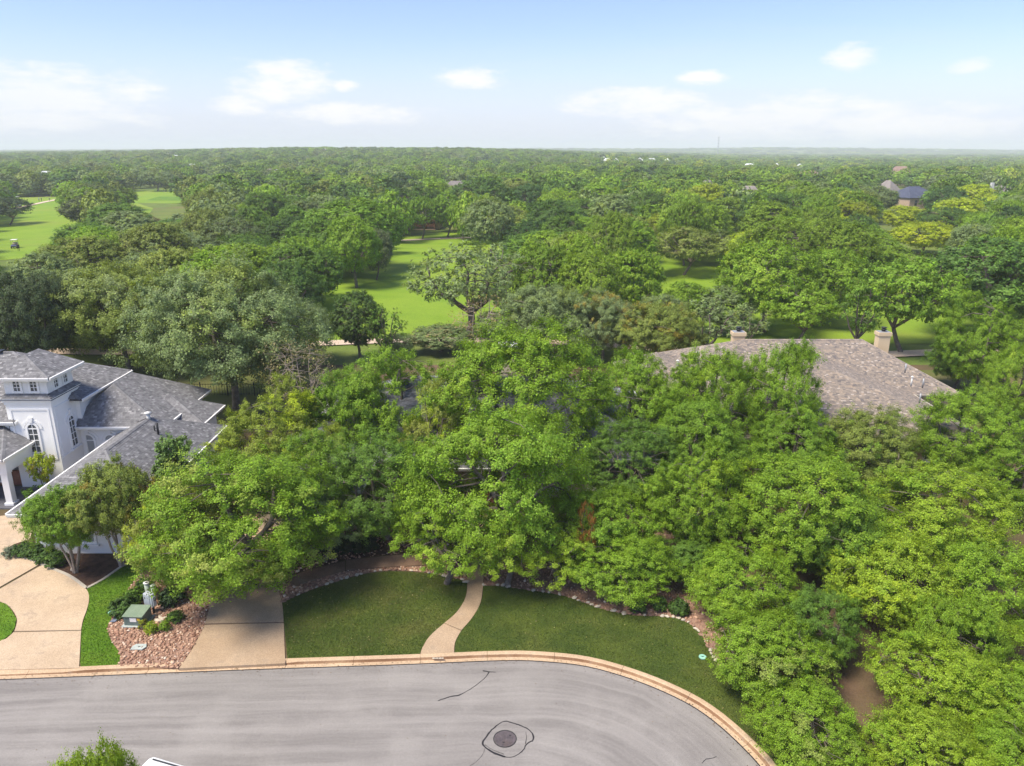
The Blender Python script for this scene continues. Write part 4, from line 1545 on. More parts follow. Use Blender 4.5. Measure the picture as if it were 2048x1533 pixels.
def crown_points(rg, Hh, R, z0, n, inner=.62, lobes=8, zc=.42, mind=.85, pr=.2, flat=0.0, fa=.64, fb=.40):
    lob = rg.normal(size=(lobes, 3))
    lob[:, 2] = np.abs(lob[:, 2]) * .8 - .25
    lob /= np.linalg.norm(lob, axis=1)[:, None]
    amp = rg.uniform(.75, 1.12, lobes)
    cz = z0 + (Hh - z0) * zc
    pts, rad = [], []
    tries = 0
    while len(pts) < n and tries < n * 40:
        tries += 1
        d = rg.normal(size=3)
        d /= np.linalg.norm(d)
        k = lob @ d
        f = fa + fb * float(np.max(amp * np.clip(k, 0, 1) ** 3))
        r = rg.uniform(inner, 1) ** .6 * f
        rr = R * pr * rg.uniform(.65, 1.3)
        x, y = d[0] * r * (R - rr * .5), d[1] * r * (R - rr * .5)
        up_h, dn_h = Hh - cz - rr * .5, cz - z0
        z = cz + d[2] * r * (up_h if d[2] > 0 else dn_h)
        if flat and d[2] > 0:
            z = cz + up_h * (1 - (1 - min(d[2] * r, 1)) ** (1 + flat)) * f
        p = np.array([x, y, z])
        if pts and np.min(np.linalg.norm(np.array(pts) - p, axis=1)) < R * pr * mind:
            continue
        pts.append(p)
        rad.append(rr)
    return np.array(pts), np.array(rad)


def wood(rg, Hh, R, z0, pts, rad, tr, fork=.3, limbs=5, stems=1, twig=.018, sag=.1):
    """trunk, limbs and a branch to every clump, as one bark mesh"""
    m = MB()
    nodes = []
    for s in range(stems):
        ang = 2 * math.pi * s / max(stems, 1) + rg.uniform(0, 1)
        ox, oy = (math.cos(ang) * tr * 1.3, math.sin(ang) * tr * 1.3) if stems > 1 else (0, 0)
        lean = rg.normal(0, .05 if stems == 1 else .02, 2) * Hh
        if stems > 1:
            lean = np.array([math.cos(ang), math.sin(ang)]) * Hh * .09
        fz = Hh * fork * rg.uniform(.85, 1.1)
        base = Vector((ox, oy, -.15))
        top = Vector((ox + lean[0], oy + lean[1], fz))
        mid = base.lerp(top, .5) + Vector((rg.normal(0, .03), rg.normal(0, .03), 0)) * Hh * .3
        m.tube([base, base + Vector((0, 0, .35)), mid, top], [tr * 1.5, tr * 1.05, tr * .9, tr * .8], 8)
        nl = limbs if stems == 1 else 2
        for k in range(nl):
            w = 2 * math.pi * (k + rg.uniform(-.25, .25)) / nl + (ang if stems > 1 else 0)
            reach = R * rg.uniform(.45, .72)
            ez = z0 + (Hh - z0) * rg.uniform(.35, .8)
            if k == 0:
                reach *= .3
                ez = Hh * .85
            end = np.array((math.cos(w) * reach, math.sin(w) * reach, ez))
            end = Vector(pts[int(np.argmin(np.linalg.norm(pts - end, axis=1)))])
            c1 = top.lerp(end, .33) + Vector((math.cos(w) * reach * .12, math.sin(w) * reach * .12, (ez - fz) * .05))
            c2 = top.lerp(end, .7) + Vector((rg.normal(0, .05) * R, rg.normal(0, .05) * R, rg.normal(0, .04) * Hh))
            path = smooth([top, c1, c2, end], 3)
            r0 = tr * .62
            rs = [r0 * (1 - .72 * i / (len(path) - 1)) for i in range(len(path))]
            m.tube(path, rs, 6, False)
            for p, r in list(zip(path, rs))[2:]:
                nodes.append((np.array(p), r))
    N = np.array([q[0] for q in nodes])
    for p, r in zip(pts, rad):
        d = np.linalg.norm((N - p) * np.array([1, 1, 1.4]), axis=1)
        j = int(np.argmin(d))
        a, b = Vector(N[j]), Vector(p)
        mid = a.lerp(b, .55) + Vector((rg.normal(0, .08), rg.normal(0, .08), sag)) * d[j]
        r0 = min(nodes[j][1] * .7, twig + .012 * d[j])
        m.tube([a, mid, b], [r0, r0 * .65, r0 * .3], 4, False)
    return m


PROTO = {}


def proto(name, seed, Hh, R, z0, n, per, leaf, tr=None, fork=.3, limbs=5, stems=1, bark='bark', kw=None, cloud=None, sag=.1):
    rg = np.random.default_rng(seed)
    pts, rad = crown_points(rg, Hh, R, z0, n, **(kw or {}))
    V, Q, lv, cv = leaf_cloud(rg, pts, rad, per, leaf, **(cloud or {}))
    crown = fast_mesh(name + '_crown', V, Q, 'leaf', {'leafvar': lv, 'clump': cv}, 3)
    tr = tr or Hh * .026
    w = wood(rg, Hh, R, z0, pts, rad, tr, fork, limbs, stems, sag=sag)
    me = bpy.data.meshes.new(name + '_trunk')
    me.from_pydata(w.v, [], w.f)
    me.materials.append(MATS[bark])
    me.polygons.foreach_set('use_smooth', [True] * len(me.polygons))
    zt = np.percentile(V[:, 2], 99.6)
    rr = np.percentile(np.hypot(V[:, 0], V[:, 1]), 98)
    PROTO[name] = (crown, me, float(zt), float(rr) * 2)


# near trees: leaves a few centimetres across
proto('elm_a', 1, 10, 5.2, 0.35, 92, 1500, 0.092, kw=dict(pr=0.185))
proto('elm_b', 2, 10, 5.0, 0.30, 94, 1450, 0.092, kw=dict(pr=0.180, lobes=10))
proto('elm_c', 3, 9, 4.6, 0.25, 86, 1450, 0.085, kw=dict(pr=0.190, lobes=7))
proto('elm_d', 14, 9, 4.6, 0.25, 88, 1450, 0.085, kw=dict(pr=0.185, lobes=9))
proto('low_a', 51, 6, 4.2, 0.20, 92, 1050, 0.082, kw=dict(pr=0.175, lobes=11))
proto('low_b', 52, 5.6, 4.0, 0.20, 92, 1050, 0.082, kw=dict(pr=0.175, lobes=12))
proto('oak_a', 4, 12, 8.0, 2.6, 120, 1300, 0.135, fork=.22, limbs=6, kw=dict(pr=.165, lobes=11, zc=.35))
proto('oak_b', 5, 11, 7.0, 2.4, 105, 1250, 0.135, fork=.22, limbs=6, kw=dict(pr=.175, lobes=9, zc=.35))
proto('open_near', 6, 9, 4.2, 1.0, 55, 620, 0.085, bark='bark', kw=dict(pr=.19, lobes=9, inner=.35), cloud=dict(spray=6))
proto('myrtle', 7, 6.4, 3.4, 1.9, 70, 1300, 0.085, tr=.09, fork=.34, stems=5, bark='bark_pale', kw=dict(pr=.2, lobes=9))
proto('conifer', 8, 6, 1.5, .6, 46, 900, 0.100, tr=.10, kw=dict(pr=.30, lobes=3, zc=.2, inner=.3))
proto('weeping', 15, 2.6, 1.15, .4, 26, 300, 0.080, tr=.05, stems=2, fork=.4, kw=dict(pr=.27, lobes=5, zc=.6, inner=.75))
proto('bare', 9, 7, 4.0, 1.2, 230, 12, .11, tr=.10, fork=.12, limbs=6, stems=4, bark='bark_pale', kw=dict(pr=.16, inner=.5), cloud=dict(spray=4), sag=.02)
# trees of the middle distance
for i, (Hh, R, z0, zc) in enumerate([(11, 5.4, 2.0, .42), (11, 6.0, 1.6, .38), (10, 5.2, 1.4, .45), (12, 5.6, 2.2, .45), (10, 6.2, 1.8, .36), (11, 5.0, 1.2, .5)]):
    proto('mid_%s' % 'abcdef'[i], 20 + i, Hh, R, z0, 150, 270, .19, cloud=dict(up=.4, rand=.42, dome=.9, tip=.12, spray=20, puffn=.8), kw=dict(pr=.155, inner=.72, fa=.74, fb=.28, mind=.75, lobes=8 + i % 3, zc=zc))
proto('flat_a', 30, 9.5, 6.4, 3.6, 100, 210, .22, fork=.26, limbs=6, cloud=dict(rand=.4, dome=.8, tip=.15, spray=12, puffn=.9), kw=dict(pr=.16, fa=.7, fb=.32, lobes=9, zc=.28, flat=.4))
proto('flat_b', 31, 10, 6.0, 4.0, 100, 210, .22, fork=.3, limbs=6, cloud=dict(rand=.4, dome=.8, tip=.15, spray=12, puffn=.9), kw=dict(pr=.16, fa=.7, fb=.32, lobes=8, zc=.28, flat=.4))
proto('open_a', 32, 11.5, 6.6, 2.4, 100, 85, .25, tr=.42, fork=.2, limbs=7, kw=dict(pr=.15, lobes=12, inner=.45, zc=.4, mind=.6), cloud=dict(spray=6))
proto('open_b', 33, 10.5, 5.2, 2.0, 56, 60, .26, tr=.28, fork=.24, limbs=6, kw=dict(pr=.15, lobes=10, inner=.35), cloud=dict(spray=6))
proto('bare_mid', 34, 8, 4.2, 1.0, 100, 6, .2, tr=.14, fork=.14, limbs=6, stems=4, bark='bark_pale', kw=dict(pr=.16, inner=.4), cloud=dict(spray=4), sag=.02)
# far trees
for i in range(4):
    proto('far_%s' % 'abcd'[i], 40 + i, 10, 5.6, .8, 64, 46, .60, cloud=dict(up=.4, rand=.3, dome=1.2, tip=.1, spray=7, puffn=.9), kw=dict(pr=.22, inner=.75, fa=.76, fb=.26, mind=.75, lobes=7, zc=.42))

# leaf colours (reflectance)
BR, BR2 = (.195, .330, .025), (.255, .380, .029)
MG, MG2 = (.125, .235, .032), (.170, .305, .028)
DK, DK2 = (.062, .130, .034), (.090, .175, .034)
GG, GG2 = (.210, .290, .115), (.250, .320, .135)
OL, OL2 = (.225, .295, .060), (.280, .330, .070)
YG, YG2 = (.350, .450, .022), (.430, .490, .024)
TN, TN2 = (.300, .265, .130), (.380, .300, .140)

TREES = []          # x, y, radius of every tree standing so far


def plant(name, x, y, z, proto_name, w, h, rot, tint, accent, label, cat='tree', group=None):
    crown, trunk, h0, w0 = PROTO[proto_name]
    root = thing(name, (x, y, z), label, cat, group, rot)
    s = (w / w0, w / w0, h / h0)
    root.scale = s
    t = link(bpy.data.objects.new('trunk', trunk), root)
    c = link(bpy.data.objects.new('crown', crown), root)
    c['tint'] = tint
    c['accent'] = accent
    TREES.append((x, y, w / 2))
    return root


RT = random.Random(77)


def tree(name, u, vtop, wpx, y, pn, tint, accent, label, cat='tree', group=None, rot=None, dx=0.0):
    top = PY(u, vtop, y)
    t = y / ray(u, vtop)[1]
    w = wpx / FPX * t
    z = Z_YARD if y < 77 else float(terrain_h(top.x, y))
    return plant(name, top.x, y, z, pn, w, top.z - z, RT.uniform(0, 6.28) if rot is None else rot, tint, accent, label, cat, group)


# --- the front yards, right side
tree('elm_tree', 1610, 915, 370, 36.5, 'elm_a', BR, BR2, 'wide bright green tree at right whose crown hangs over the lawn edge')
tree('elm_tree', 1885, 925, 330, 37.0, 'elm_b', BR2, BR, 'tall yellow-green tree behind the right-hand corner of the yard')
tree('elm_tree', 1500, 1105, 255, 32.0, 'low_a', BR, BR2, 'rounded bright green tree overhanging the rock bed beside the dark lawn')
tree('elm_tree', 1795, 1085, 270, 31.5, 'low_b', BR2, YG, 'leafy light green tree in the middle of the right-hand clump')
tree('elm_tree', 1548, 1250, 270, 26.8, 'low_b', BR, OL, 'low green tree hanging over the kerb where the street bends', rot=2.0)
tree('elm_tree', 2010, 1100, 275, 30.5, 'low_a', BR, BR2, 'green tree cut by the right edge beside the street clump', rot=1.2)
tree('elm_tree', 1885, 1290, 280, 25.0, 'low_a', BR2, BR, 'large light green tree at the bottom right corner', rot=3.1)
tree('elm_tree', 2070, 1350, 280, 24.0, 'low_b', BR, BR2, 'green tree at the far lower right edge', rot=4.4)
tree('elm_tree', 1625, 1405, 255, 22.9, 'low_a', BR, OL, 'lowest tree in the right-hand clump, above the street', rot=5.0)
# --- in front of the middle house
tree('elm_tree', 1045, 655, 410, 46.5, 'elm_a', BR, BR2, 'tallest bright green tree in the centre, in front of the grey roof', rot=.4)
tree('elm_tree', 790, 690, 265, 49.0, 'elm_b', BR, MG2, 'tall green tree left of centre over the grey roof', rot=1.9)
tree('elm_tree', 695, 740, 190, 47.5, 'elm_d', MG2, BR, 'green tree hiding the left corner of the grey roof', rot=.3)
tree('elm_tree', 1365, 722, 170, 52.5, 'elm_b', BR, MG2, 'green tree hiding the left end of the brown roof', rot=4.9)
tree('slim_tree', 765, 612, 85, 77.5, 'open_b', MG, OL, 'slim lighter tree before the fairway, beside a darker one', rot=2.0)
tree('elm_tree', 990, 825, 400, 36.8, 'elm_c', BR, MG2, 'dense green tree before the front door of the middle house', rot=.9)
tree('elm_tree', 765, 875, 265, 39.5, 'elm_d', MG, MG2, 'dark-shaded green tree between the driveway and the front walk', rot=2.6)
tree('elm_tree', 880, 765, 170, 44.5, 'open_near', OL2, YG, 'thin yellowish tree with gaps in the crown left of centre', rot=.5)
tree('elm_tree', 890, 1005, 230, 34.7, 'open_near', BR, BR2, 'small loose light green tree beside the front walk', rot=2.2)
tree('elm_tree', 1015, 1010, 230, 34.6, 'open_near', BR2, OL2, 'small airy yellow-green tree leaning over the front walk', rot=4.0)
tree('elm_tree', 1270, 715, 240, 50.0, 'elm_c', BR, MG2, 'green tree right of the tallest one, before the tan chimney house', rot=3.3)
tree('elm_tree', 1385, 800, 255, 45.5, 'elm_a', MG2, BR, 'broad mid-green tree right of centre with dark gaps below', rot=5.2)
tree('elm_tree', 1265, 850, 230, 43.0, 'elm_d', MG, DK2, 'shaded green tree over the dark bed right of the front door', rot=.2)
tree('elm_tree', 1215, 985, 240, 36.5, 'low_b', BR, MG2, 'bright green tree growing beside the orange-leaved sapling', rot=2.1)
tree('orange_sapling', 1176, 1005, 55, 34.6, 'open_near', (.34, .17, .04), (.30, .22, .04), 'orange-leaved sapling in front of the green trees near the middle', rot=1.4)
tree('elm_tree', 1120, 1040, 220, 34.8, 'open_near', BR2, BR, 'light green small tree behind the stone edging of the right lawn', rot=1.0)
tree('elm_tree', 1235, 1070, 250, 34.2, 'low_a', BR, MG2, 'low green tree whose twigs hang over the right lawn', rot=3.6)
tree('elm_tree', 1405, 900, 220, 37.5, 'elm_b', BR, BR2, 'bright leafy tree standing before the dark trunks right of centre', rot=4.6)
tree('elm_tree', 550, 770, 260, 44.0, 'elm_b', (.235, .31, .04), YG, 'green tree with yellow flowering tips beside the grey garage roof', rot=5.4)
tree('elm_tree', 625, 870, 200, 40.5, 'elm_d', MG2, OL, 'green tree between the yellow-tipped tree and the dark one', rot=.7)
tree('elm_tree', 470, 900, 430, 34.4, 'elm_a', BR, OL2, 'wide sprawling green tree arching over the middle driveway', rot=3.9)
tree('elm_tree', 345, 970, 220, 35.5, 'low_b', OL2, YG, 'yellow-green tree beside the utility boxes', rot=.1)
tree('elm_tree', 640, 985, 170, 37.0, 'open_near', GG, OL, 'thin grey-twigged tree in front of the beige garage wall', rot=2.9)
# --- at the white house
tree('crepe_myrtle', 118, 975, 165, 35.8, 'myrtle', MG2, OL, 'multi-stemmed crepe myrtle with green crown in the mulch bed')
tree('crepe_myrtle', 208, 925, 185, 36.5, 'myrtle', OL, (.30, .20, .035), 'crepe myrtle with orange-tinged leaves before the garage roof', rot=2.0)
tree('cypress_tree', 333, 872, 95, 41.5, 'conifer', (.15, .26, .065), (.18, .28, .07), 'narrow feathery green conifer against the grey garage roof')
tree('weeping_tree', 77, 905, 56, 45.3, 'weeping', YG, (.25, .16, .03), 'small trained yellow-green tree against the white tower wall')
# --- behind the houses
tree('live_oak', 440, 525, 400, 63.0, 'oak_a', GG, OL, 'huge grey-green live oak behind the white house', rot=.6)
tree('live_oak', 225, 535, 280, 74.0, 'oak_b', OL, GG2, 'broad pale green live oak at the left, by the cart path', rot=1.7)
tree('live_oak', 45, 545, 210, 70.0, 'oak_b', (.075, .115, .045), (.10, .14, .06), 'dark blue-green live oak at the left edge behind the tower', rot=4.0)
tree('live_oak', 560, 590, 190, 76.0, 'oak_a', GG, GG2, 'grey-green oak right of the huge one, before the fairway', rot=2.0)
tree('bare_tree', 592, 672, 185, 56.5, 'bare', TN, OL, 'bare grey-twigged tree beside the yellow-tipped crown', rot=.5)
tree('slim_tree', 712, 585, 110, 79.0, 'mid_f', (.085, .15, .035), MG, 'slim dark tree before the fairway, left of its lighter twin', rot=3.0)
tree('live_oak', 935, 488, 250, 90.0, 'open_a', GG, OL, 'gnarled open oak with bare limbs showing on the fairway', rot=2.2)
tree('live_oak', 1045, 505, 170, 112.0, 'open_a', GG, OL, 'gnarled open oak right of the first one on the fairway', rot=.3)
tree('bare_tree', 960, 590, 130, 84.0, 'bare_mid', TN2, TN, 'pinkish leafless tree in the middle, at the fairway edge', rot=1.0)
tree('elm_tree', 1150, 465, 170, 104.0, 'mid_f', OL, BR, 'pointed light green tree right of the open fairway', rot=1.0)
tree('elm_tree', 1265, 500, 130, 95.0, 'mid_c', BR, BR2, 'bright green bushy tree before the gap with trunks', rot=2.0)
tree('live_oak', 1090, 572, 190, 80.0, 'oak_b', GG, OL, 'grey-green oak behind the tallest central tree', rot=3.4)
tree('live_oak', 1210, 585, 180, 78.0, 'oak_a', GG, (.33, .27, .05), 'grey-green oak with a yellow patch behind the central tree', rot=1.1)
tree('live_oak', 1315, 610, 190, 75.0, 'oak_b', OL, (.36, .30, .05), 'olive oak with yellow leaves beside the left tan chimney', rot=5.1)
tree('live_oak', 1420, 600, 140, 79.0, 'open_b', GG, OL, 'thin pale oak just behind the left tan chimney', rot=.9)
tree('live_oak', 1375, 455, 160, 136.0, 'flat_a', OL, (.19, .19, .07), 'spreading oak with forked trunk in the bright gap right of centre', rot=.8)
tree('live_oak', 1452, 462, 120, 146.0, 'flat_b', OL, GG, 'spreading oak right of the forked one in the bright gap', rot=2.4)
tree('live_oak', 1255, 430, 130, 150.0, 'flat_a', OL, TN, 'olive flat-topped oak left of the bright gap', rot=4.1)
tree('elm_tree', 1545, 485, 210, 92.0, 'mid_b', BR, BR2, 'large bright green tree behind the ridge of the brown roof', rot=.3)
tree('elm_tree', 1655, 500, 180, 96.0, 'mid_e', BR, MG2, 'bright green tree behind the brown roof, right of the largest', rot=1.3)
tree('elm_tree', 1605, 560, 160, 84.0, 'flat_b', BR, MG2, 'green tree with leaning trunks rising over the brown ridge', rot=2.3)
tree('elm_tree', 1830, 515, 240, 82.0, 'flat_a', MG2, BR, 'green tree on bare trunks right of the right-hand chimney', rot=3.2)
tree('elm_tree', 1735, 560, 110, 80.0, 'open_b', MG, MG2, 'thin tree with dark stems left of the right-hand chimney', rot=5.0)
tree('elm_tree', 1985, 590, 170, 66.0, 'elm_b', BR, MG2, 'tall green tree at the right edge behind the brown house', rot=.2)
tree('elm_tree', 1930, 660, 120, 69.0, 'elm_d', MG, MG2, 'shaded green tree in the corner of the fenced back yard', rot=4.2)
tree('elm_tree', 2050, 690, 150, 58.0, 'elm_c', BR, BR2, 'green tree at the right edge, below the tall one', rot=1.2)
tree('elm_tree', 1570, 690, 190, 50.0, 'elm_c', BR, MG2, 'bright feathery tree in front of the brown roof', rot=2.4)
tree('elm_tree', 1435, 698, 190, 50.5, 'elm_d', BR, BR2, 'feathery green tree left of the bright one at the brown roof', rot=3.8)
tree('elm_tree', 1600, 800, 200, 46.5, 'elm_b', MG2, BR, 'mid-green tree below the brown roof, right of centre', rot=5.5)
tree('elm_tree', 1760, 825, 230, 46.0, 'elm_a', OL, MG2, 'soft green tree below the brown roof eave', rot=.8)
tree('elm_tree', 1960, 785, 230, 47.0, 'elm_d', BR, MG2, 'green tree showing pale ground through its crown at right', rot=1.6)
tree('live_oak', 1695, 1010, 190, 34.0, 'elm_c', MG, MG2, 'green crown behind the leafy light green one in the right-hand clump', rot=2.8)
tree('elm_tree', 1395, 1085, 165, 35.0, 'low_b', MG, MG2, 'rounded green tree over the rock bed behind the clipped bush', rot=2.2)
tree('elm_tree', 1865, 1450, 255, 21.3, 'low_b', BR2, BR, 'light green crown along the bottom edge right of the street', rot=.4)
tree('elm_tree', 2050, 1465, 235, 21.0, 'low_a', BR, BR2, 'green crown in the very corner at the lower right', rot=1.4)
tree('elm_tree', 2055, 900, 200, 42.0, 'elm_b', BR, MG2, 'green tree at the right edge above the street clump', rot=.9)
tree('live_oak', 1655, 1185, 170, 28.6, 'low_a', MG, MG2, 'darker green crown wedged between the right-hand clump trees', rot=.9)
tree('live_oak', 1935, 1195, 190, 27.6, 'low_b', BR, BR2, 'bright crown between the two trees at the right edge', rot=3.5)
tree('grey_shrub', 880, 655, 130, 82.5, 'mid_c', GG, TN, 'low grey-green thicket at the foot of the gnarled oak')
tree('grey_shrub', 1010, 625, 130, 85.0, 'mid_a', GG, OL, 'grey-green thicket right of the pinkish leafless tree')
tree('grey_shrub', 800, 668, 70, 81.0, 'mid_e', GG, MG, 'small grey-green bush beside the near cart path')
tree('live_oak', 1010, 540, 110, 97.0, 'open_b', GG, OL, 'thin open oak between the two gnarled ones', rot=1.2)
tree('elm_tree', 1378, 565, 95, 92.0, 'mid_c', BR, MG2, 'light green bush below the forked oak in the bright gap', rot=.4)
tree('live_oak', 1330, 590, 110, 86.0, 'mid_a', GG, OL, 'grey-green tree below the bright gap, left of the chimney', rot=1.4)
tree('live_oak', 1450, 575, 120, 90.0, 'mid_f', GG, MG, 'grey-green tree between the bright gap and the brown ridge', rot=2.4)
tree('live_oak', 1500, 610, 90, 82.0, 'open_b', GG, OL, 'thin grey tree just right of the left chimney', rot=.7)
# --- round the fairway
tree('elm_tree', 700, 400, 210, 140.0, 'mid_d', MG2, MG, 'large dark green tree left of the central fairway', rot=.3)
tree('elm_tree', 640, 440, 150, 132.0, 'mid_a', MG, MG2, 'dark green tree with a tall trunk left of the fairway', rot=1.4)
tree('willow_tree', 748, 458, 72, 131.0, 'mid_c', (.145, .19, .085), GG2, 'small silvery tree beside a thin trunk on the fairway', rot=2.2)
tree('elm_tree', 600, 475, 160, 112.0, 'mid_b', BR, MG2, 'bright bushy tree overhanging the left of the fairway', rot=3.0)
tree('elm_tree', 450, 508, 130, 96.0, 'mid_e', BR2, BR, 'bright yellow-green crown behind the huge live oak', rot=.7)
for k, (u, vt, w, yy) in enumerate([(842, 393, 80, 196.0), (893, 386, 86, 199.0), (925, 400, 62, 193.0), (962, 398, 92, 194.0)]):
    tree('shade_tree', u, vt, w, yy, 'flat_b' if k % 2 else 'flat_a', MG2, BR,
         ['leftmost shade tree in the row before the brick porch', 'second shade tree from the left in the row at the fairway end',
          'smallest shade tree in the row at the fairway end', 'round shade tree at the right of the row at the fairway end'][k], rot=k * 1.3)
tree('elm_tree', 965, 355, 130, 232.0, 'mid_b', DK2, MG, 'big dark tree behind the row at the fairway end', rot=2.5)
tree('elm_tree', 1110, 400, 130, 165.0, 'mid_a', DK2, MG, 'dark green tree at the right side of the fairway end', rot=.8)
tree('elm_tree', 1055, 445, 110, 150.0, 'mid_f', DK, MG, 'dark bushy tree at the right end of the far cart path', rot=1.9)
tree('elm_tree', 1815, 412, 84, 205.0, 'mid_c', YG, YG2, 'rounded yellow tree in the wood at right', rot=.5)
tree('elm_tree', 1850, 445, 135, 168.0, 'mid_e', YG, YG2, 'spreading golden-yellow tree at right, nearer than the round one', rot=1.5)
tree('elm_tree', 1900, 415, 120, 190.0, 'mid_b', DK2, MG, 'dark green tree right of the golden-yellow ones', rot=2.5)
tree('live_oak', 260, 425, 100, 205.0, 'mid_f', TN, OL, 'tan-leaved tree in the wood left of centre', rot=.6)
tree('live_oak', 10, 395, 95, 235.0, 'flat_a', (.075, .115, .055), GG, 'dark leaning oak at the left edge of the far fairway', rot=.9)
tree('live_oak', 420, 365, 90, 300.0, 'flat_b', GG, OL, 'grey oak beside the small green at upper left', rot=1.9)
tree('live_oak', 365, 352, 70, 330.0, 'flat_a', (.10, .13, .06), GG, 'small dark oak over the sandy path at upper left', rot=2.9)
tree('live_oak', 310, 338, 66, 430.0, 'flat_b', GG, OL, 'far pale oak with trunks behind the small green', rot=3.9)
tree('live_oak', 165, 395, 95, 215.0, 'mid_a', (.11, .14, .06), OL, 'greyish oak at the right side of the left fairway', rot=.2)
# the crown rising from across the street, at the bottom edge
tree('street_tree', 178, 1497, 235, 16.6, 'low_b', BR2, YG, 'light green crown at the bottom edge beside a white vehicle', rot=2.7)

# ------------------------------------------------------------------ the woods between and beyond the golf holes
KEEP_OPEN = [[(-40, 520), (-40, 440), (30, 400), (60, 393), (130, 393), (140, 430), (152, 455), (95, 480), (62, 515)],
             [(278, 418), (275, 385), (300, 375), (335, 378), (340, 400), (390, 405), (392, 418), (330, 422)],
             [(640, 595), (695, 585), (705, 560), (780, 500), (815, 470), (1000, 462), (990, 490), (900, 490), (860, 520), (810, 580), (790, 620), (800, 680), (700, 690), (645, 640)],
             [(810, 690), (830, 560), (880, 500), (1000, 500), (1010, 680)],
             [(1775, 450), (1780, 412), (1860, 412), (1860, 450)], [(1785, 510), (1795, 446), (1905, 450), (1915, 500)], [(235, 462), (240, 424), (292, 424), (292, 462)],
             [(1308, 580), (1308, 515), (1440, 520), (1430, 565)],
             [(1790, 372), (1850, 372), (1850, 398), (1790, 398)], [(1990, 370), (2030, 370), (2030, 386), (1990, 386)],
             [(1770, 360), (1790, 360), (1790, 376), (1770, 376)], [(815, 438), (872, 438), (872, 468), (815, 468)],
             [(898, 362), (922, 362), (922, 370), (898, 370)], [(1048, 378), (1070, 378), (1070, 405), (1048, 405)],
             [(1600, 340), (1650, 340), (1650, 349), (1600, 349)], [(1480, 650), (1720, 650), (1720, 690), (1480, 690)],
             [(1540, 620), (1560, 620), (1560, 672), (1540, 672)], [(1640, 630), (1680, 630), (1680, 672), (1640, 672)],
             [(1790, 680), (1900, 680), (1900, 715), (1790, 715)], [(205, 705), (262, 705), (262, 745), (205, 745)]]
FAIR_WORLD = [[(-52, 86), (75, 86), (82, 150), (70, 205), (20, 216), (-20, 212), (-48, 175), (-40, 130)],
              [(-112, 150), (-95, 165), (-112, 230), (-140, 300), (-185, 368), (-270, 372), (-240, 290), (-170, 190)],
              [(-150, 330), (-128, 325), (-138, 420), (-190, 450), (-215, 420), (-190, 345)]]
HOUSE_BOX = [(-46, 34, -18, 60), (-18, 36, 12, 62), (7, 46, 40, 73)]


def blocks_view(x, y, g, w, h):
    """would a tree here stand in front of ground or roofs that the photo shows open?"""
    for dz, dxx in ((h, 0), (h * .8, -.35), (h * .8, .35), (h * .55, -.47), (h * .55, .47), (h * .5, 0), (h * .25, 0)):
        u, v = proj(x + dxx * w, y, g + dz)
        for poly in KEEP_OPEN:
            if inside((u, v), poly):
                return True
    return False


MIX = [(MG, MG2, 'dense_tree', 'mid-green'), (BR, MG2, 'elm_tree', 'bright green'), (DK2, MG, 'dense_tree', 'dark green'), (GG, OL, 'live_oak', 'grey-green'),
       ((.215, .345, .03), BR2, 'elm_tree', 'fresh green'), (OL, OL2, 'live_oak', 'olive'), (DK, DK2, 'dense_tree', 'deep green'), (YG, OL2, 'elm_tree', 'yellow-green')]
MIXW = [18, 22, 11, 16, 20, 10, 4, 5]
RS = random.Random(4321)
cand = []
grid = {}


def near_ok(x, y, r, k=.7):
    gx, gy = int(x // 12), int(y // 12)
    for i in range(gx - 2, gx + 3):
        for j in range(gy - 2, gy + 3):
            for (a, b, c) in grid.get((i, j), ()):
                if math.hypot(a - x, b - y) < (c + r) * k:
                    return False
    return True


def note(x, y, r):
    grid.setdefault((int(x // 12), int(y // 12)), []).append((x, y, r))


for t in TREES:
    note(*t)
tries = 0
placed = []
while tries < 9000:
    tries += 1
    y = 64 + (RS.random() ** .6) * 236
    x = RS.uniform(-1, 1) * (.74 * y + 6)
    w = RS.uniform(8.5, 16)
    h = RS.uniform(7.5, 12.5)
    if any(a - 3 < x < c + 3 and b - 3 < y < d + 3 for a, b, c, d in HOUSE_BOX):
        continue
    on_fair = any(inside((x, y), f) for f in FAIR_WORLD)
    if on_fair and RS.random() < .6:
        continue
    if not near_ok(x, y, w / 2):
        continue
    g = float(terrain_h(x, y))
    if blocks_view(x, y, g, w, h):
        continue
    note(x, y, w / 2)
    placed.append((x, y, g, w, h))


def wood_style(x, y):
    k = RS.choices(range(len(MIX)), MIXW)[0]
    a = x / y
    if a < -.35 and RS.random() < .45:
        k = RS.choice([0, 2, 3, 5, 3])
    if a > .1 and RS.random() < .4:
        k = RS.choice([0, 1, 4, 1, 7, 4])
    if k == 7 and a < .12:
        k = 4
    return k


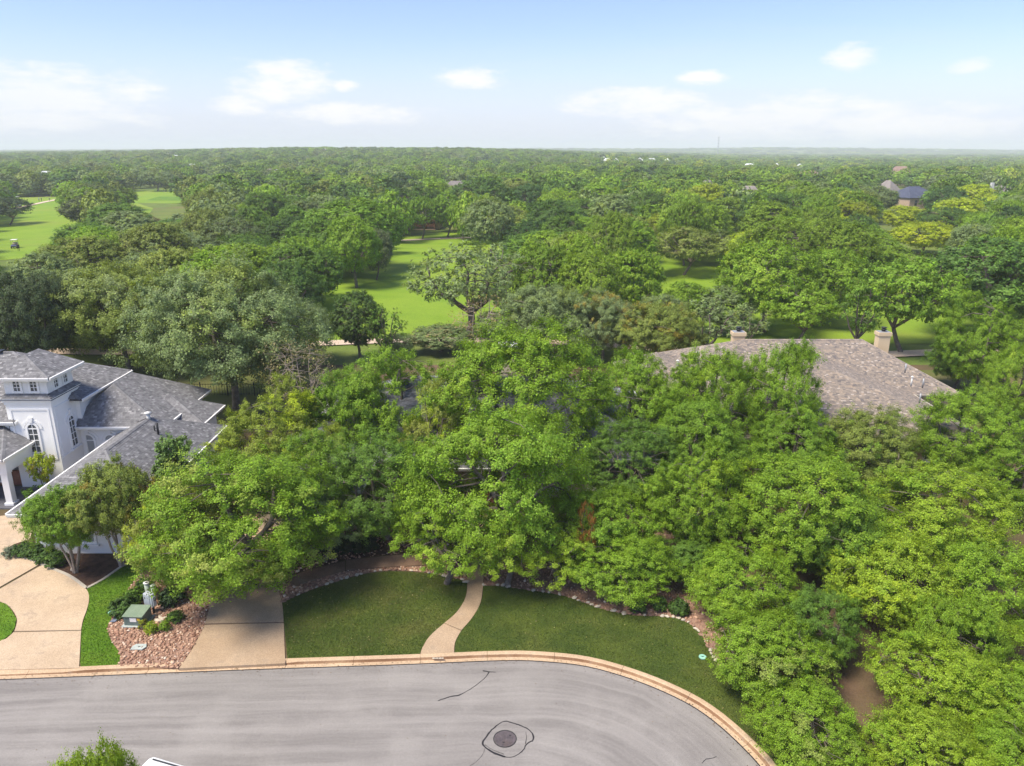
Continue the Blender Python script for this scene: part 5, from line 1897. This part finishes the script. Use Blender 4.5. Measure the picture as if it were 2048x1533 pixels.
placed.sort(key=lambda q: -(q[3] / q[1]))
N_IND = 300 - len(TREES)
rest = []
WOODS = {}
for i, (x, y, g, w, h) in enumerate(placed):
    k = wood_style(x, y)
    tint, acc, nm, word = MIX[k]
    j = RS.uniform(.72, 1.22)
    tint = tuple(c * j for c in tint)
    acc = tuple(c * j for c in acc)
    if i < N_IND:
        u, _ = proj(x, y, h)
        side = 'left' if u < 640 else 'middle' if u < 1330 else 'right'
        depth = 'near edge' if y < 110 else 'heart' if y < 175 else 'far side'
        key = (word, side, depth)
        pn = RS.choice(['mid_a', 'mid_b', 'mid_c', 'mid_d', 'mid_e', 'mid_f', 'mid_b', 'mid_d'])
        r_ = plant(nm, x, y, g, pn, w, h, RS.uniform(0, 6.28), tint, acc, '', 'tree', '%s trees in the %s wood, %s' % (word, side, depth))
        WOODS.setdefault(key, []).append((u, r_))
    else:
        rest.append((x, y, g, w, h, tint, acc))

for (word, side, depth), row in WOODS.items():
    row.sort(key=lambda q: q[0])
    for k, (_, r_) in enumerate(row):
        r_['label'] = ('%s tree at the %s wood\'s %s, %s such from the left' % (word, side, depth, ORD[k])) if len(row) > 1 else '%s tree alone of its colour at the %s of the %s wood' % (word, depth, side)

# the wood that goes on to the horizon: too many to count, one mass
RW = np.random.default_rng(99)
far_pts = [(x, y, g, w, h, tint, acc) for x, y, g, w, h, tint, acc in rest]
bands = [(240, 420, 80), (420, 700, 120), (700, 1100, 180), (1100, 1700, 330), (1700, 2600, 1100), (2600, 5600, 7000)]
fgrid = {}
for y0, y1, area in bands:
    n = int(.72 * (y1 * y1 - y0 * y0) / area)
    Yv = np.sqrt(RW.uniform(y0 * y0, y1 * y1, n))
    Xv = RW.uniform(-1, 1, n) * (.74 * Yv + 10)
    Gz = terrain_h(Xv, Yv)
    grow = 1.0 if y0 < 1100 else 1.5 if y0 < 1700 else 2.4 if y0 < 2600 else 4.5
    for x, y, g in zip(Xv, Yv, Gz):
        if any(inside((x, y), f) for f in FAIR_WORLD):
            continue
        if y < 320 and not near_ok(x, y, 4.5):
            continue
        w, h = RW.uniform(9, 18) * grow, RW.uniform(6.5, 12.5) * (1 if grow < 2 else 1.05)
        if y < 640 and blocks_view(x, y, g, w, h):
            continue
        k = wood_style(x, y)
        tint, acc, _, _ = MIX[k]
        j = RW.uniform(.7, 1.2)
        far_pts.append((x, y, float(g), w, h, tuple(c * j for c in tint), tuple(c * j for c in acc)))


def far_wood():
    n = len(far_pts)
    me = bpy.data.meshes.new('distant_wood')
    me.vertices.add(n)
    me.vertices.foreach_set('co', np.array([(p[0], p[1], p[2]) for p in far_pts], np.float32).ravel())
    names = ['far_a', 'far_b', 'far_c', 'far_d']
    which = RW.integers(0, 4, n)
    siz = np.array([(p[3] / PROTO[names[k]][3], p[3] / PROTO[names[k]][3], p[4] / PROTO[names[k]][2]) for p, k in zip(far_pts, which)], np.float32)
    for nm, ty, key, arr in (('which', 'INT', 'value', which.astype(np.int32)), ('size', 'FLOAT_VECTOR', 'vector', siz),
                             ('spin', 'FLOAT', 'value', RW.uniform(0, 6.28, n).astype(np.float32)),
                             ('tint', 'FLOAT_VECTOR', 'vector', np.array([p[5] for p in far_pts], np.float32)),
                             ('accent', 'FLOAT_VECTOR', 'vector', np.array([p[6] for p in far_pts], np.float32))):
        at = me.attributes.new(nm, ty, 'POINT')
        at.data.foreach_set(key, arr.ravel())
    me.materials.append(MATS['leaf'])
    o = link(bpy.data.objects.new('distant_wood', me))
    tag(o, 'endless mixed green wood reaching to the horizon', 'wood', None, 'stuff')
    ng = bpy.data.node_groups.new('wood_spread', 'GeometryNodeTree')
    ng.interface.new_socket('Geometry', in_out='INPUT', socket_type='NodeSocketGeometry')
    ng.interface.new_socket('Geometry', in_out='OUTPUT', socket_type='NodeSocketGeometry')
    gi, go = ng.nodes.new('NodeGroupInput'), ng.nodes.new('NodeGroupOutput')
    jn = ng.nodes.new('GeometryNodeJoinGeometry')

    def named(nm, ty):
        nd = ng.nodes.new('GeometryNodeInputNamedAttribute')
        nd.data_type = ty
        nd.inputs[0].default_value = nm
        return nd.outputs[0]
    sz, sp, wh = named('size', 'FLOAT_VECTOR'), named('spin', 'FLOAT'), named('which', 'INT')
    rot = ng.nodes.new('ShaderNodeCombineXYZ')
    ng.links.new(sp, rot.inputs[2])
    for k, nm in enumerate(names):
        src = bpy.data.objects.new('far_tree_form', PROTO[nm][0])      # a shape the wood is made of; not placed by itself
        oi = ng.nodes.new('GeometryNodeObjectInfo')
        oi.inputs['Object'].default_value = src
        oi.inputs['As Instance'].default_value = True
        ip = ng.nodes.new('GeometryNodeInstanceOnPoints')
        cmpn = ng.nodes.new('FunctionNodeCompare')
        cmpn.data_type = 'INT'
        cmpn.operation = 'EQUAL'
        ng.links.new(wh, cmpn.inputs[2])
        cmpn.inputs[3].default_value = k
        ng.links.new(gi.outputs[0], ip.inputs['Points'])
        ng.links.new(cmpn.outputs[0], ip.inputs['Selection'])
        ng.links.new(oi.outputs['Geometry'], ip.inputs['Instance'])
        ng.links.new(rot.outputs[0], ip.inputs['Rotation'])
        ng.links.new(sz, ip.inputs['Scale'])
        ng.links.new(ip.outputs[0], jn.inputs[0])
    ng.links.new(jn.outputs[0], go.inputs[0])
    md = o.modifiers.new('spread', 'NODES')
    md.node_group = ng


far_wood()

# ------------------------------------------------------------------ shrubs and hedges
def shrub_form(name, seed, n, per, leaf, flat=.75, boxy=False):
    rg = np.random.default_rng(seed)
    pts, rad = [], []
    for _ in range(n):
        d = rg.normal(size=3)
        d /= np.linalg.norm(d)
        if boxy:
            d = d / np.max(np.abs(d))
        d[2] = abs(d[2])
        pts.append(np.array([d[0] * .36, d[1] * .36, .12 + d[2] * .62 * flat]))
        rad.append(rg.uniform(.14, .22))
    V, Q, lv, cv = leaf_cloud(rg, np.array(pts), np.array(rad), per, leaf, squash=.9, spray=10)
    V[:, 2] = np.maximum(V[:, 2], .01)
    fo = fast_mesh(name + '_foliage', V, Q, 'leaf', {'leafvar': lv, 'clump': cv}, 3)
    st = MB()
    for p in pts:
        st.tube([(0, 0, -.05), Vector(p) * .5, Vector(p)], [.03, .02, .008], 4, False)
    sm = bpy.data.meshes.new(name + '_stems')
    sm.from_pydata(st.v, [], st.f)
    sm.materials.append(MATS['bark'])
    return fo, sm, float(V[:, 2].max())


SHRUB = [shrub_form('shrub_a', 61, 34, 150, .07), shrub_form('shrub_b', 62, 30, 140, .07, .9), shrub_form('shrub_c', 63, 26, 110, .06, 1.0)]


def shrub(u, v, w, h, form, tint, acc, label, group=None, name='shrub', sx=1.0, rot=None):
    p = P(u, v, .13)
    fo, sm, h0 = SHRUB[form]
    r = thing(name, (p.x, p.y, .12), label, 'shrub', group, RT.uniform(0, 6.28) if rot is None else rot)
    r.scale = (w * sx, w, h / h0)
    f = link(bpy.data.objects.new('foliage', fo), r)
    f['tint'] = tint
    f['accent'] = acc
    link(bpy.data.objects.new('stems', sm), r)
    return r


DKS = (.065, .13, .026)
shrub(247, 1226, 1.35, .95, 0, DKS, MG, 'round dark green shrub left of the green transformer box')
shrub(268, 1207, 1.1, .85, 1, MG, DKS, 'green shrub behind the round one left of the meter box')
shrub(292, 1190, 1.1, .95, 1, DKS, MG, 'dark shrub nearest the driveway tree, behind the meter box')
shrub(347, 1204, 1.35, .95, 0, (.03, .065, .02), DKS, 'round very dark shrub right of the meter box in the rocks')
shrub(289, 1256, .55, .5, 2, (.17, .17, .03), YG, 'small yellowish shrub at the foot of the transformer box')
shrub(303, 1266, .62, .62, 2, BR2, YG, 'small bright lime shrub right of the transformer box')
shrub(330, 1260, .60, .52, 2, MG2, BR, 'small green shrub right of the lime one')
shrub(350, 1242, .85, .5, 1, DKS, MG2, 'low spreading dark green shrub nearest the driveway in the rocks')
shrub(1357, 1226, 1.0, .9, 0, DKS, MG, 'round clipped bush alone in the rock bed by the right lawn')
shrub(1273, 1222, .9, .7, 1, DKS, MG, 'dark shrub at the stone edging under the hanging twigs')
shrub(1318, 1218, .9, .7, 1, DKS, MG, 'dark shrub between the hanging twigs and the clipped bush')
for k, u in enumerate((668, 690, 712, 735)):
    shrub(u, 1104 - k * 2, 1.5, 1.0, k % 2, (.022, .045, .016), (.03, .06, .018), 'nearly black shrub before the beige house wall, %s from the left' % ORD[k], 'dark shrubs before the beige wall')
shrub(23, 1112, 1.0, .6, 2, (.16, .20, .14), (.2, .24, .17), 'silvery low shrub at the left end of the mulch bed')
for k, (u, v) in enumerate(((48, 1108), (70, 1112), (92, 1120), (113, 1130))):
    shrub(u, v, 1.25, .8, k % 2, DKS, MG, ['dark hedge shrub next to the silvery one', 'second dark hedge shrub along the curved drive', 'third dark hedge shrub along the curved drive', 'hedge shrub nearest the crepe myrtle stems'][k])
# clipped hedge along the tower wall
hg = thing('hedge', (-29.9, 44.6, .1), 'bright green clipped hedge below the white tower', 'hedge', None, math.radians(38))
rg_h = np.random.default_rng(70)
hp, hr = [], []
for _ in range(90):
    a = rg_h.uniform(-1.6, 1.6)
    f = rg_h.integers(0, 3)
    q = [a, rg_h.uniform(-.5, .5), 1.0] if f == 0 else [a, -.55 if f == 1 else .55, rg_h.uniform(.2, .95)]
    hp.append(q)
    hr.append(rg_h.uniform(.16, .24))
V, Q, lv, cv = leaf_cloud(rg_h, np.array(hp), np.array(hr), 170, .07, squash=.9, spray=6)
hf = link(bpy.data.objects.new('foliage', fast_mesh('hedge_foliage', V, Q, 'leaf', {'leafvar': lv, 'clump': cv}, 3)), hg)
hf['tint'] = (.085, .19, .02)
hf['accent'] = (.11, .22, .02)
hs = MB()
for a in np.linspace(-1.4, 1.4, 8):
    hs.tube([(a, 0, 0), (a + .05, .05, .5), (a, 0, .95)], [.04, .03, .015], 5)
hs.build('stems', 'bark', hg)

# ------------------------------------------------------------------ utility boxes in the rock bed
def local(u, v, z=.13):
    return P(u, v, z)


p = local(277, 1244)
tb = thing('transformer_box', (p.x, p.y, .12), 'low green steel transformer box in the rock bed', 'utility box', None, math.radians(-3))
MB().box((-.58, -.5, 0), (.58, .5, .07)).build('pad', 'lid_grey', tb, bevel=.01)
MB().box((-.47, -.40, .07), (.47, .42, .55)).build('cabinet', 'metal_green_dark', tb, bevel=.015)
lid = MB()
lid.add([(-.50, -.45, .55), (.50, -.45, .55), (.50, .46, .62), (-.50, .46, .62), (-.50, -.45, .60), (.50, -.45, .60), (.50, .46, .67), (-.50, .46, .67)],
        [(3, 2, 1, 0), (4, 5, 6, 7), (0, 1, 5, 4), (1, 2, 6, 5), (2, 3, 7, 6), (3, 0, 4, 7)])
lid.build('lid', 'metal_green', tb, bevel=.012)
MB().box((-.16, -.412, .28), (.16, -.402, .50)).build('warning_label', 'paper', tb)
MB().box((.20, -.412, .36), (.34, -.402, .48)).build('hazard_label', 'label_yellow', tb)
MB().tube([(.42, -.41, .3), (.42, -.45, .3)], .03, 8).build('padlock', 'metal_grey', tb)
p = local(304, 1226)
mp = thing('meter_pedestal', (p.x, p.y, .12), 'pale grey electric meter box on a dark post among the rocks', 'utility box', None, math.radians(-22))
MB().tube([(.12, .02, -.1), (.12, .02, .85)], .055, 10).build('post', 'metal_black', mp, True)
MB().tube([(.02, .10, -.1), (.02, .10, .85)], .03, 8).build('conduit', 'metal_grey', mp, True)
MB().box((-.27, -.12, .42), (.25, .14, 1.12)).build('cabinet', 'metal_grey', mp, bevel=.02)
MB().box((-.25, -.145, .45), (.13, -.12, 1.09)).build('door', 'metal_grey', mp, bevel=.008)
MB().box((.25, -.08, .5), (.31, .10, 1.0)).build('side_panel', 'metal_grey', mp, bevel=.008)
MB().tube([(.31, .0, .86), (.38, .0, .86)], .07, 14).build('meter', 'window_glass', mp, True)
MB().box((-.17, -.155, .85), (-.13, -.145, .95)).build('latch', 'metal_black', mp)
MB().box((-.30, -.06, .88), (-.27, .04, .98)).build('hinge', 'far_white', mp)
for u, v, hh, lab, cp in ((298, 1199, .95, 'pale green cable pedestal tube with white open cap behind the meter box', True), (310, 1199, .8, 'shorter pale green cable pedestal tube right behind the meter box', False)):
    p = local(u, v)
    cpd = thing('cable_pedestal', (p.x, p.y, .12), lab, 'utility post')
    MB().tube([(0, 0, -.05), (0, 0, hh * .45), (0, 0, hh)], [.13, .12, .12], 14).build('tube', 'pvc_green', cpd, True)
    c = MB()
    c.tube([(0, 0, hh), (0, 0, hh + .04)], .15 if cp else .135, 14)
    c.build('cap', 'far_white' if cp else 'pvc_green', cpd, True)
    MB().tube([(0, 0, hh + .04), (0, 0, hh + .05)], .06, 10).build('cap_hole', 'metal_black' if cp else 'pvc_green', cpd, True)


def flat_lid(u, v, pts, material, label, name):
    p = local(u, v)
    o = thing(name, (p.x, p.y, .15), label, 'utility lid')
    m = MB()
    m.prism(pts, (0, 0, 0), (1, 0, 0), (0, 1, 0), .05)
    m.build('lid', material, o, bevel=.008)
    q = MB()
    q.box((-.05, -.02, .05), (.05, .02, .058))
    q.build('finger_slot', 'metal_black', o)


flat_lid(279, 1296, [(-.32, -.2), (.22, -.2), (.33, .0), (.24, .2), (-.22, .2), (-.33, .05)], 'lid_grey', 'pale grey meter lid lying flat in the rock bed', 'valve_lid')
flat_lid(230, 1241, [(-.14, -.22), (.12, -.18), (.16, .2), (-.06, .24)], 'lid_blue', 'small dark blue-grey lid at the left edge of the rocks', 'valve_lid')
flat_lid(224, 1227, [(.2 * math.cos(a), .14 * math.sin(a)) for a in np.linspace(0, 6.28, 12, endpoint=False)], 'lid_teal', 'pale teal lid beside the round shrub', 'valve_lid')
flat_lid(1405, 1316, [(.17 * math.cos(a), .17 * math.sin(a)) for a in np.linspace(0, 6.28, 14, endpoint=False)], 'lid_teal', 'round pale teal lid in the dark right lawn', 'valve_lid')
rgs = random.Random(3)
for k, (u, v, s, m_) in enumerate(((317, 1243, .2, 0), (325, 1240, .16, 1), (320, 1236, .14, 2), (330, 1237, .12, 0), (150, 1138, .22, 0))):
    p = local(u, v)
    o = bpy.data.objects.new('boulder', STONE_ME[(k * 3 + 1) % 8])
    o.location = (p.x, p.y, .17)
    o.scale = (s * 1.3, s, s * .8)
    o.rotation_euler = (0, 0, k * 1.1)
    link(o)
    tag(o, ['pale rock at the front of the little pile right of the transformer', 'pale rock behind the front one in the little pile', 'rock at the top of the little pile below the meter post', 'smallest rock at the right of the little pile', 'pale rock lying alone in the brown mulch bed'][k], 'rock', 'rocks')

# ------------------------------------------------------------------ fallen leaves and grit on lawns, walks and along the gutter
def litter(name, spots, material_tint, accent, label):
    rg = np.random.default_rng(len(spots))
    n = len(spots)
    Pp = np.array(spots)
    w = rg.uniform(0, 6.28, n)
    s = rg.uniform(.015, .036, n)
    V = np.empty((n, 3, 3))
    for k, o in enumerate((0, 2.1, 4.2)):
        V[:, k] = Pp + np.stack([np.cos(w + o) * s, np.sin(w + o) * s * .8, rg.uniform(.004, .018, n)], 1)
    o = link(bpy.data.objects.new(name, fast_mesh(name, V.reshape(-1, 3), np.arange(n * 3).reshape(-1, 3), 'grass_blade', {'leafvar': rg.random(n)}, 3)))
    o['tint'] = material_tint
    o['accent'] = accent
    tag(o, label, 'leaves', None, 'stuff')


RL = random.Random(17)
sp_lawn, sp_road = [], []
for poly, n in ((LAWN_MID, 220), (LAWN_R, 260)):
    us, vs_ = [q[0] for q in poly], [q[1] for q in poly]
    for _ in range(n):
        u, v = RL.uniform(min(us), max(us)), RL.uniform(min(vs_), max(vs_))
        if inside((u, v), poly):
            q = P(u, v, .18)
            sp_lawn.append((q.x, q.y, .18))
for p_, q_ in zip(edge_line, edge_line[1:]):
    if -24 < p_.x < 12 and p_.y > 20:
        t_ = (q_ - p_).normalized()
        for _ in range(9):
            k = RL.random()
            off = abs(RL.gauss(0, .16)) * (1 if RL.random() < .5 else -1.6)
            q = p_.lerp(q_, k) + Vector((-t_.y, t_.x, 0)) * off
            sp_road.append((q.x, q.y, .012 if off < 0 else .03))
for _ in range(45):
    q = P(RL.uniform(0, 1450), RL.uniform(1345, 1533), 0)
    if (q - BULB).length < BULB_R - .3 or q.x < BULB.x:
        sp_road.append((q.x, q.y, .004))
litter('fallen_leaves', sp_lawn, (.34, .30, .10), (.42, .36, .2), 'scattered pale fallen leaves on the front lawns')
litter('leaf_grit', sp_road, (.12, .075, .04), (.2, .13, .07), 'brown leaf grit along the gutter and on the street')

# ------------------------------------------------------------------ back-yard fences
def fence(x0, y0, x1, y1, label, hgt=1.2):
    L = math.hypot(x1 - x0, y1 - y0)
    f = thing('iron_fence', (x0, y0, .1), label, 'fence', None, math.atan2(y1 - y0, x1 - x0))
    pk = bpy.data.meshes.new('picket')
    b = MB().box((-.012, -.012, .05), (.012, .012, hgt))
    pk.from_pydata(b.v, [], b.f)
    pk.materials.append(MATS['metal_black'])
    n = int(L / .25)
    for i in range(n):
        o = link(bpy.data.objects.new('picket', pk), f)
        o.location = (i * .25, 0, 0)
    for x in np.arange(0, L, 2.5):
        MB().box((x - .04, -.04, 0), (x + .04, .04, hgt + .12)).build('post', 'metal_black', f)
    for z in (.18, hgt - .08):
        MB().box((0, -.018, z - .02), (L, .018, z + .02)).build('rail', 'metal_black', f)


fence(-44, 66.5, -18.5, 66.5, 'black iron fence across the back yard behind the white house')
fence(38.2, 64.5, 52, 64.5, 'black iron fence across the back yard right of the brown roof')

# ------------------------------------------------------------------ golf carts and players
def golf_cart(u, v, rz, label, body='far_white'):
    q = P(u, v, 0)
    g = float(terrain_h(q.x, q.y)) + .06
    t = thing('golf_cart', (q.x, q.y, g), label, 'golf cart', 'golf carts on the left fairway', rz)
    b = MB()
    b.prism([(-1.15, .35), (1.15, .35), (1.2, .6), (.75, .85), (.35, .55), (-.15, .55), (-.2, .8), (-1.1, .85)], (0, .58, 0), (1, 0, 0), (0, 0, 1), 1.16)
    b.build('body', body, t, bevel=.03)
    MB().box((-.62, -.5, .8), (-.1, .5, .95)).build('seat', 'vinyl_beige', t, bevel=.03)
    MB().box((-.72, -.5, .95), (-.6, .5, 1.3)).build('backrest', 'vinyl_beige', t, bevel=.03)
    MB().box((-1.05, -.62, 1.86), (.75, .62, 1.95)).build('canopy', 'far_white', t, bevel=.03)
    for x, xt in ((-.95, -.95), (.7, .5)):
        for y in (-.52, .52):
            MB().tube([(x, y, .8), (xt, y, 1.87)], .025, 6).build('post', 'metal_black', t)
    MB().tube([(.45, .25, .8), (.25, .25, 1.05)], .025, 6).build('steering_column', 'metal_black', t)
    for x in (-.8, .8):
        for y in (-.55, .55):
            w = MB().tube([(x, y - .1, .23), (x, y + .1, .23)], .23, 14).build('wheel', 'rubber', t, True)
            MB().tube([(x, y - .11, .23), (x, y + .11, .23)], .11, 10).build('rim', 'far_white', w, True)
    MB().box((-1.25, -.4, .5), (-1.1, .4, 1.15)).build('golf_bags', 'metal_black', t, bevel=.04)


golf_cart(31, 499, math.radians(-70), 'nearer golf cart with dark body and white roof on the left fairway', 'vehicle_blue')
golf_cart(37, 414, math.radians(75), 'farther white golf cart at the left side of the fairway')
golf_cart(36, 404, math.radians(80), 'farthest white golf cart half hidden under the trees')


def person_material(name, skin, hair, shirt, trousers):
    m, T, b = mat(name)
    x, y, z = T.sep(coords(T))
    col = T.mix(T.math('GREATER_THAN', z, .92), trousers, shirt)
    arm = T.math('MULTIPLY', T.math('GREATER_THAN', T.math('ABSOLUTE', x), .24), T.math('LESS_THAN', z, 1.22))
    col = T.mix(arm, col, skin)
    col = T.mix(T.math('GREATER_THAN', z, 1.47), col, skin)
    col = T.mix(T.math('GREATER_THAN', z, 1.66), col, hair)
    col = T.mix(T.math('LESS_THAN', z, .08), col, (.03, .03, .03))
    T.l.new(col, b.inputs['Base Color'])
    b.inputs['Roughness'].default_value = .8


person_material('golfer_white', (.42, .26, .18), (.55, .55, .54), (.62, .62, .6), (.03, .03, .04))
person_material('golfer_dark', (.42, .26, .18), (.03, .025, .02), (.03, .035, .06), (.02, .02, .025))
person_material('golfer_green', (.42, .26, .18), (.05, .04, .03), (.05, .09, .05), (.05, .06, .04))


def person(u, v, rz, material, label, bend=0.0):
    q = P(u, v, 0)
    g = float(terrain_h(q.x, q.y)) + .06
    V = [(0, 0, .95), (0, 0, 1.15), (0, .0, 1.38), (0, .01, 1.5), (0, .02, 1.6), (0, .02, 1.72),
         (.10, 0, .9), (.12, .03, .5), (.12, .0, .08), (.12, .14, .04), (-.10, 0, .9), (-.13, -.03, .5), (-.13, -.05, .08), (-.13, .09, .04),
         (.2, 0, 1.4), (.27, .02, 1.14), (.25, .16, .92), (.24, .2, .84), (-.2, 0, 1.4), (-.27, .02, 1.14), (-.25, .16, .92), (-.24, .2, .84)]
    if bend:
        V = [(x, y + max(z - .95, 0) * math.sin(bend), .95 + (z - .95) * math.cos(bend) if z > .95 else z) for x, y, z in V]
    Ed = [(0, 1), (1, 2), (2, 3), (3, 4), (4, 5), (0, 6), (6, 7), (7, 8), (8, 9), (0, 10), (10, 11), (11, 12), (12, 13), (2, 14), (14, 15), (15, 16), (16, 17), (2, 18), (18, 19), (19, 20), (20, 21)]
    R = [.15, .14, .16, .06, .09, .10, .09, .065, .045, .04, .09, .065, .045, .04, .065, .048, .036, .035, .065, .048, .036, .035]
    me = bpy.data.meshes.new('body')
    me.from_pydata(V, Ed, [])
    me.materials.append(MATS[material])
    t = thing('person', (q.x, q.y, g), label, 'person', 'golfers on the left fairway', rz)
    o = link(bpy.data.objects.new('body', me), t)
    sk = o.modifiers.new('skin', 'SKIN')
    for i, r in enumerate(R):
        me.skin_vertices[0].data[i].radius = (r, r * .85)
    me.skin_vertices[0].data[0].use_root = True
    ss = o.modifiers.new('sub', 'SUBSURF')
    ss.levels = ss.render_levels = 1
    return t


person(38.5, 506, .6, 'golfer_dark', 'person in dark clothes standing beside the nearer golf cart')
person(79, 406, 1.2, 'golfer_white', 'person in a white shirt on the far fairway')
person(84, 406, -.6, 'golfer_dark', 'person in dark clothes next to the one in the white shirt')
person(100, 406, .4, 'golfer_green', 'person in green crouched over alone on the far fairway', .7)

# ------------------------------------------------------------------ white van at the near kerb, mostly below the picture
def van():
    t = thing('white_van', (-10.55, 19.35, 0), 'white van roof poking in at the bottom edge beside the light green crown', 'van', None, math.radians(-17.5))
    side = [(-2.45, .35), (2.3, .35), (2.45, .5), (2.45, .85), (2.25, 1.02), (1.35, 1.15), (.75, 1.85), (.45, 1.98), (-2.2, 2.02), (-2.4, 1.9), (-2.5, .9)]
    MB().prism(side, (0, .95, 0), (1, 0, 0), (0, 0, 1), 1.9).build('body', 'vehicle_white', t, bevel=.09)
    rack = MB()
    for y in (-.78, .78):
        rack.tube([(-2.1, y, 2.06), (.35, y, 2.06)], .025, 8)
    rack.build('roof_rail', 'metal_black', t, True)
    for x in (-1.6, -.9, -.2):
        MB().box((x - .03, -.7, 2.018), (x + .03, .7, 2.035)).build('roof_rib', 'vehicle_white', t)
    for s in (-1, 1):
        y = s * .956
        g = MB()
        g.add([(.15, y, 1.15), (1.15, y, 1.15), (.72, y, 1.75), (.15, y, 1.78)], [(0, 1, 2, 3)])
        g.add([(-.95, y, 1.15), (.05, y, 1.15), (.05, y, 1.78), (-.95, y, 1.78)], [(0, 1, 2, 3)])
        g.add([(-2.2, y, 1.15), (-1.05, y, 1.15), (-1.05, y, 1.78), (-2.15, y, 1.78)], [(0, 1, 2, 3)])
        g.build('side_window', 'window_glass', t)
        MB().box((1.0, y - .02 if s > 0 else y - .2, 1.2), (1.15, y + .2 if s > 0 else y + .02, 1.4)).build('mirror', 'vehicle_white', t, bevel=.03)
        for x in (-1.6, 1.55):
            w = MB().tube([(x, y - .12, .34), (x, y + .04, .34)], .34, 20).build('wheel', 'rubber', t, True)
            MB().tube([(x, y - .13, .34), (x, y + .05, .34)], .2, 14).build('rim', 'metal_grey', w, True)
        MB().box((2.40, s * .7 - .18, .68), (2.47, s * .7 + .18, .84)).build('headlight', 'window_shade', t, bevel=.02)
    g = MB()
    g.add([(1.33, -.8, 1.2), (1.33, .8, 1.2), (.80, .72, 1.83), (.80, -.72, 1.83)], [(0, 1, 2, 3)])
    g.build('windscreen', 'window_glass', t)


van()

# ------------------------------------------------------------------ radio mast on the horizon
q = PY(1438, 273, 2600)
mg = float(terrain_h(q.x, 2600))
mast = thing('radio_mast', (q.x, 2600, mg), 'thin lattice radio mast on the horizon right of centre', 'mast')
hm = q.z - mg
legs = [(1.5 * math.cos(a), 1.5 * math.sin(a)) for a in (.5, 2.6, 4.7)]
for x, y in legs:
    MB().tube([(x, y, 0), (x, y, hm)], .28, 5).build('leg', 'mast_steel', mast)
br = MB()
z = 0.0
while z < hm - 6:
    for i in range(3):
        a, b = legs[i], legs[(i + 1) % 3]
        br.tube([(a[0], a[1], z), (b[0], b[1], z + 5)], .13, 4)
        br.tube([(a[0], a[1], z + 5), (b[0], b[1], z + 5)], .13, 4)
    z += 5
br.build('bracing', 'mast_steel', mast)
for k in range(4):
    MB().box((-2.2, -2.2, hm - 6 - k * 9), (2.2, 2.2, hm - 3.5 - k * 9)).build('antenna', 'mast_steel', mast)

# ------------------------------------------------------------------ air: thin haze over the whole plain
hz = MB()
hz.box((-11500, -300, -12), (11500, 9500, 78))
m, T, b = mat('haze')
T.n.remove(b)
pv = T.new('ShaderNodeVolumePrincipled')
pv.inputs['Color'].default_value = (.93, .97, 1, 1)
pv.inputs['Density'].default_value = .00026
pv.inputs['Anisotropy'].default_value = 0
T.l.new(pv.outputs[0], T.n['Material Output'].inputs['Volume'])
tag(hz.build('haze', 'haze'), 'pale blue haze over the distant wood', 'haze', None, 'stuff')
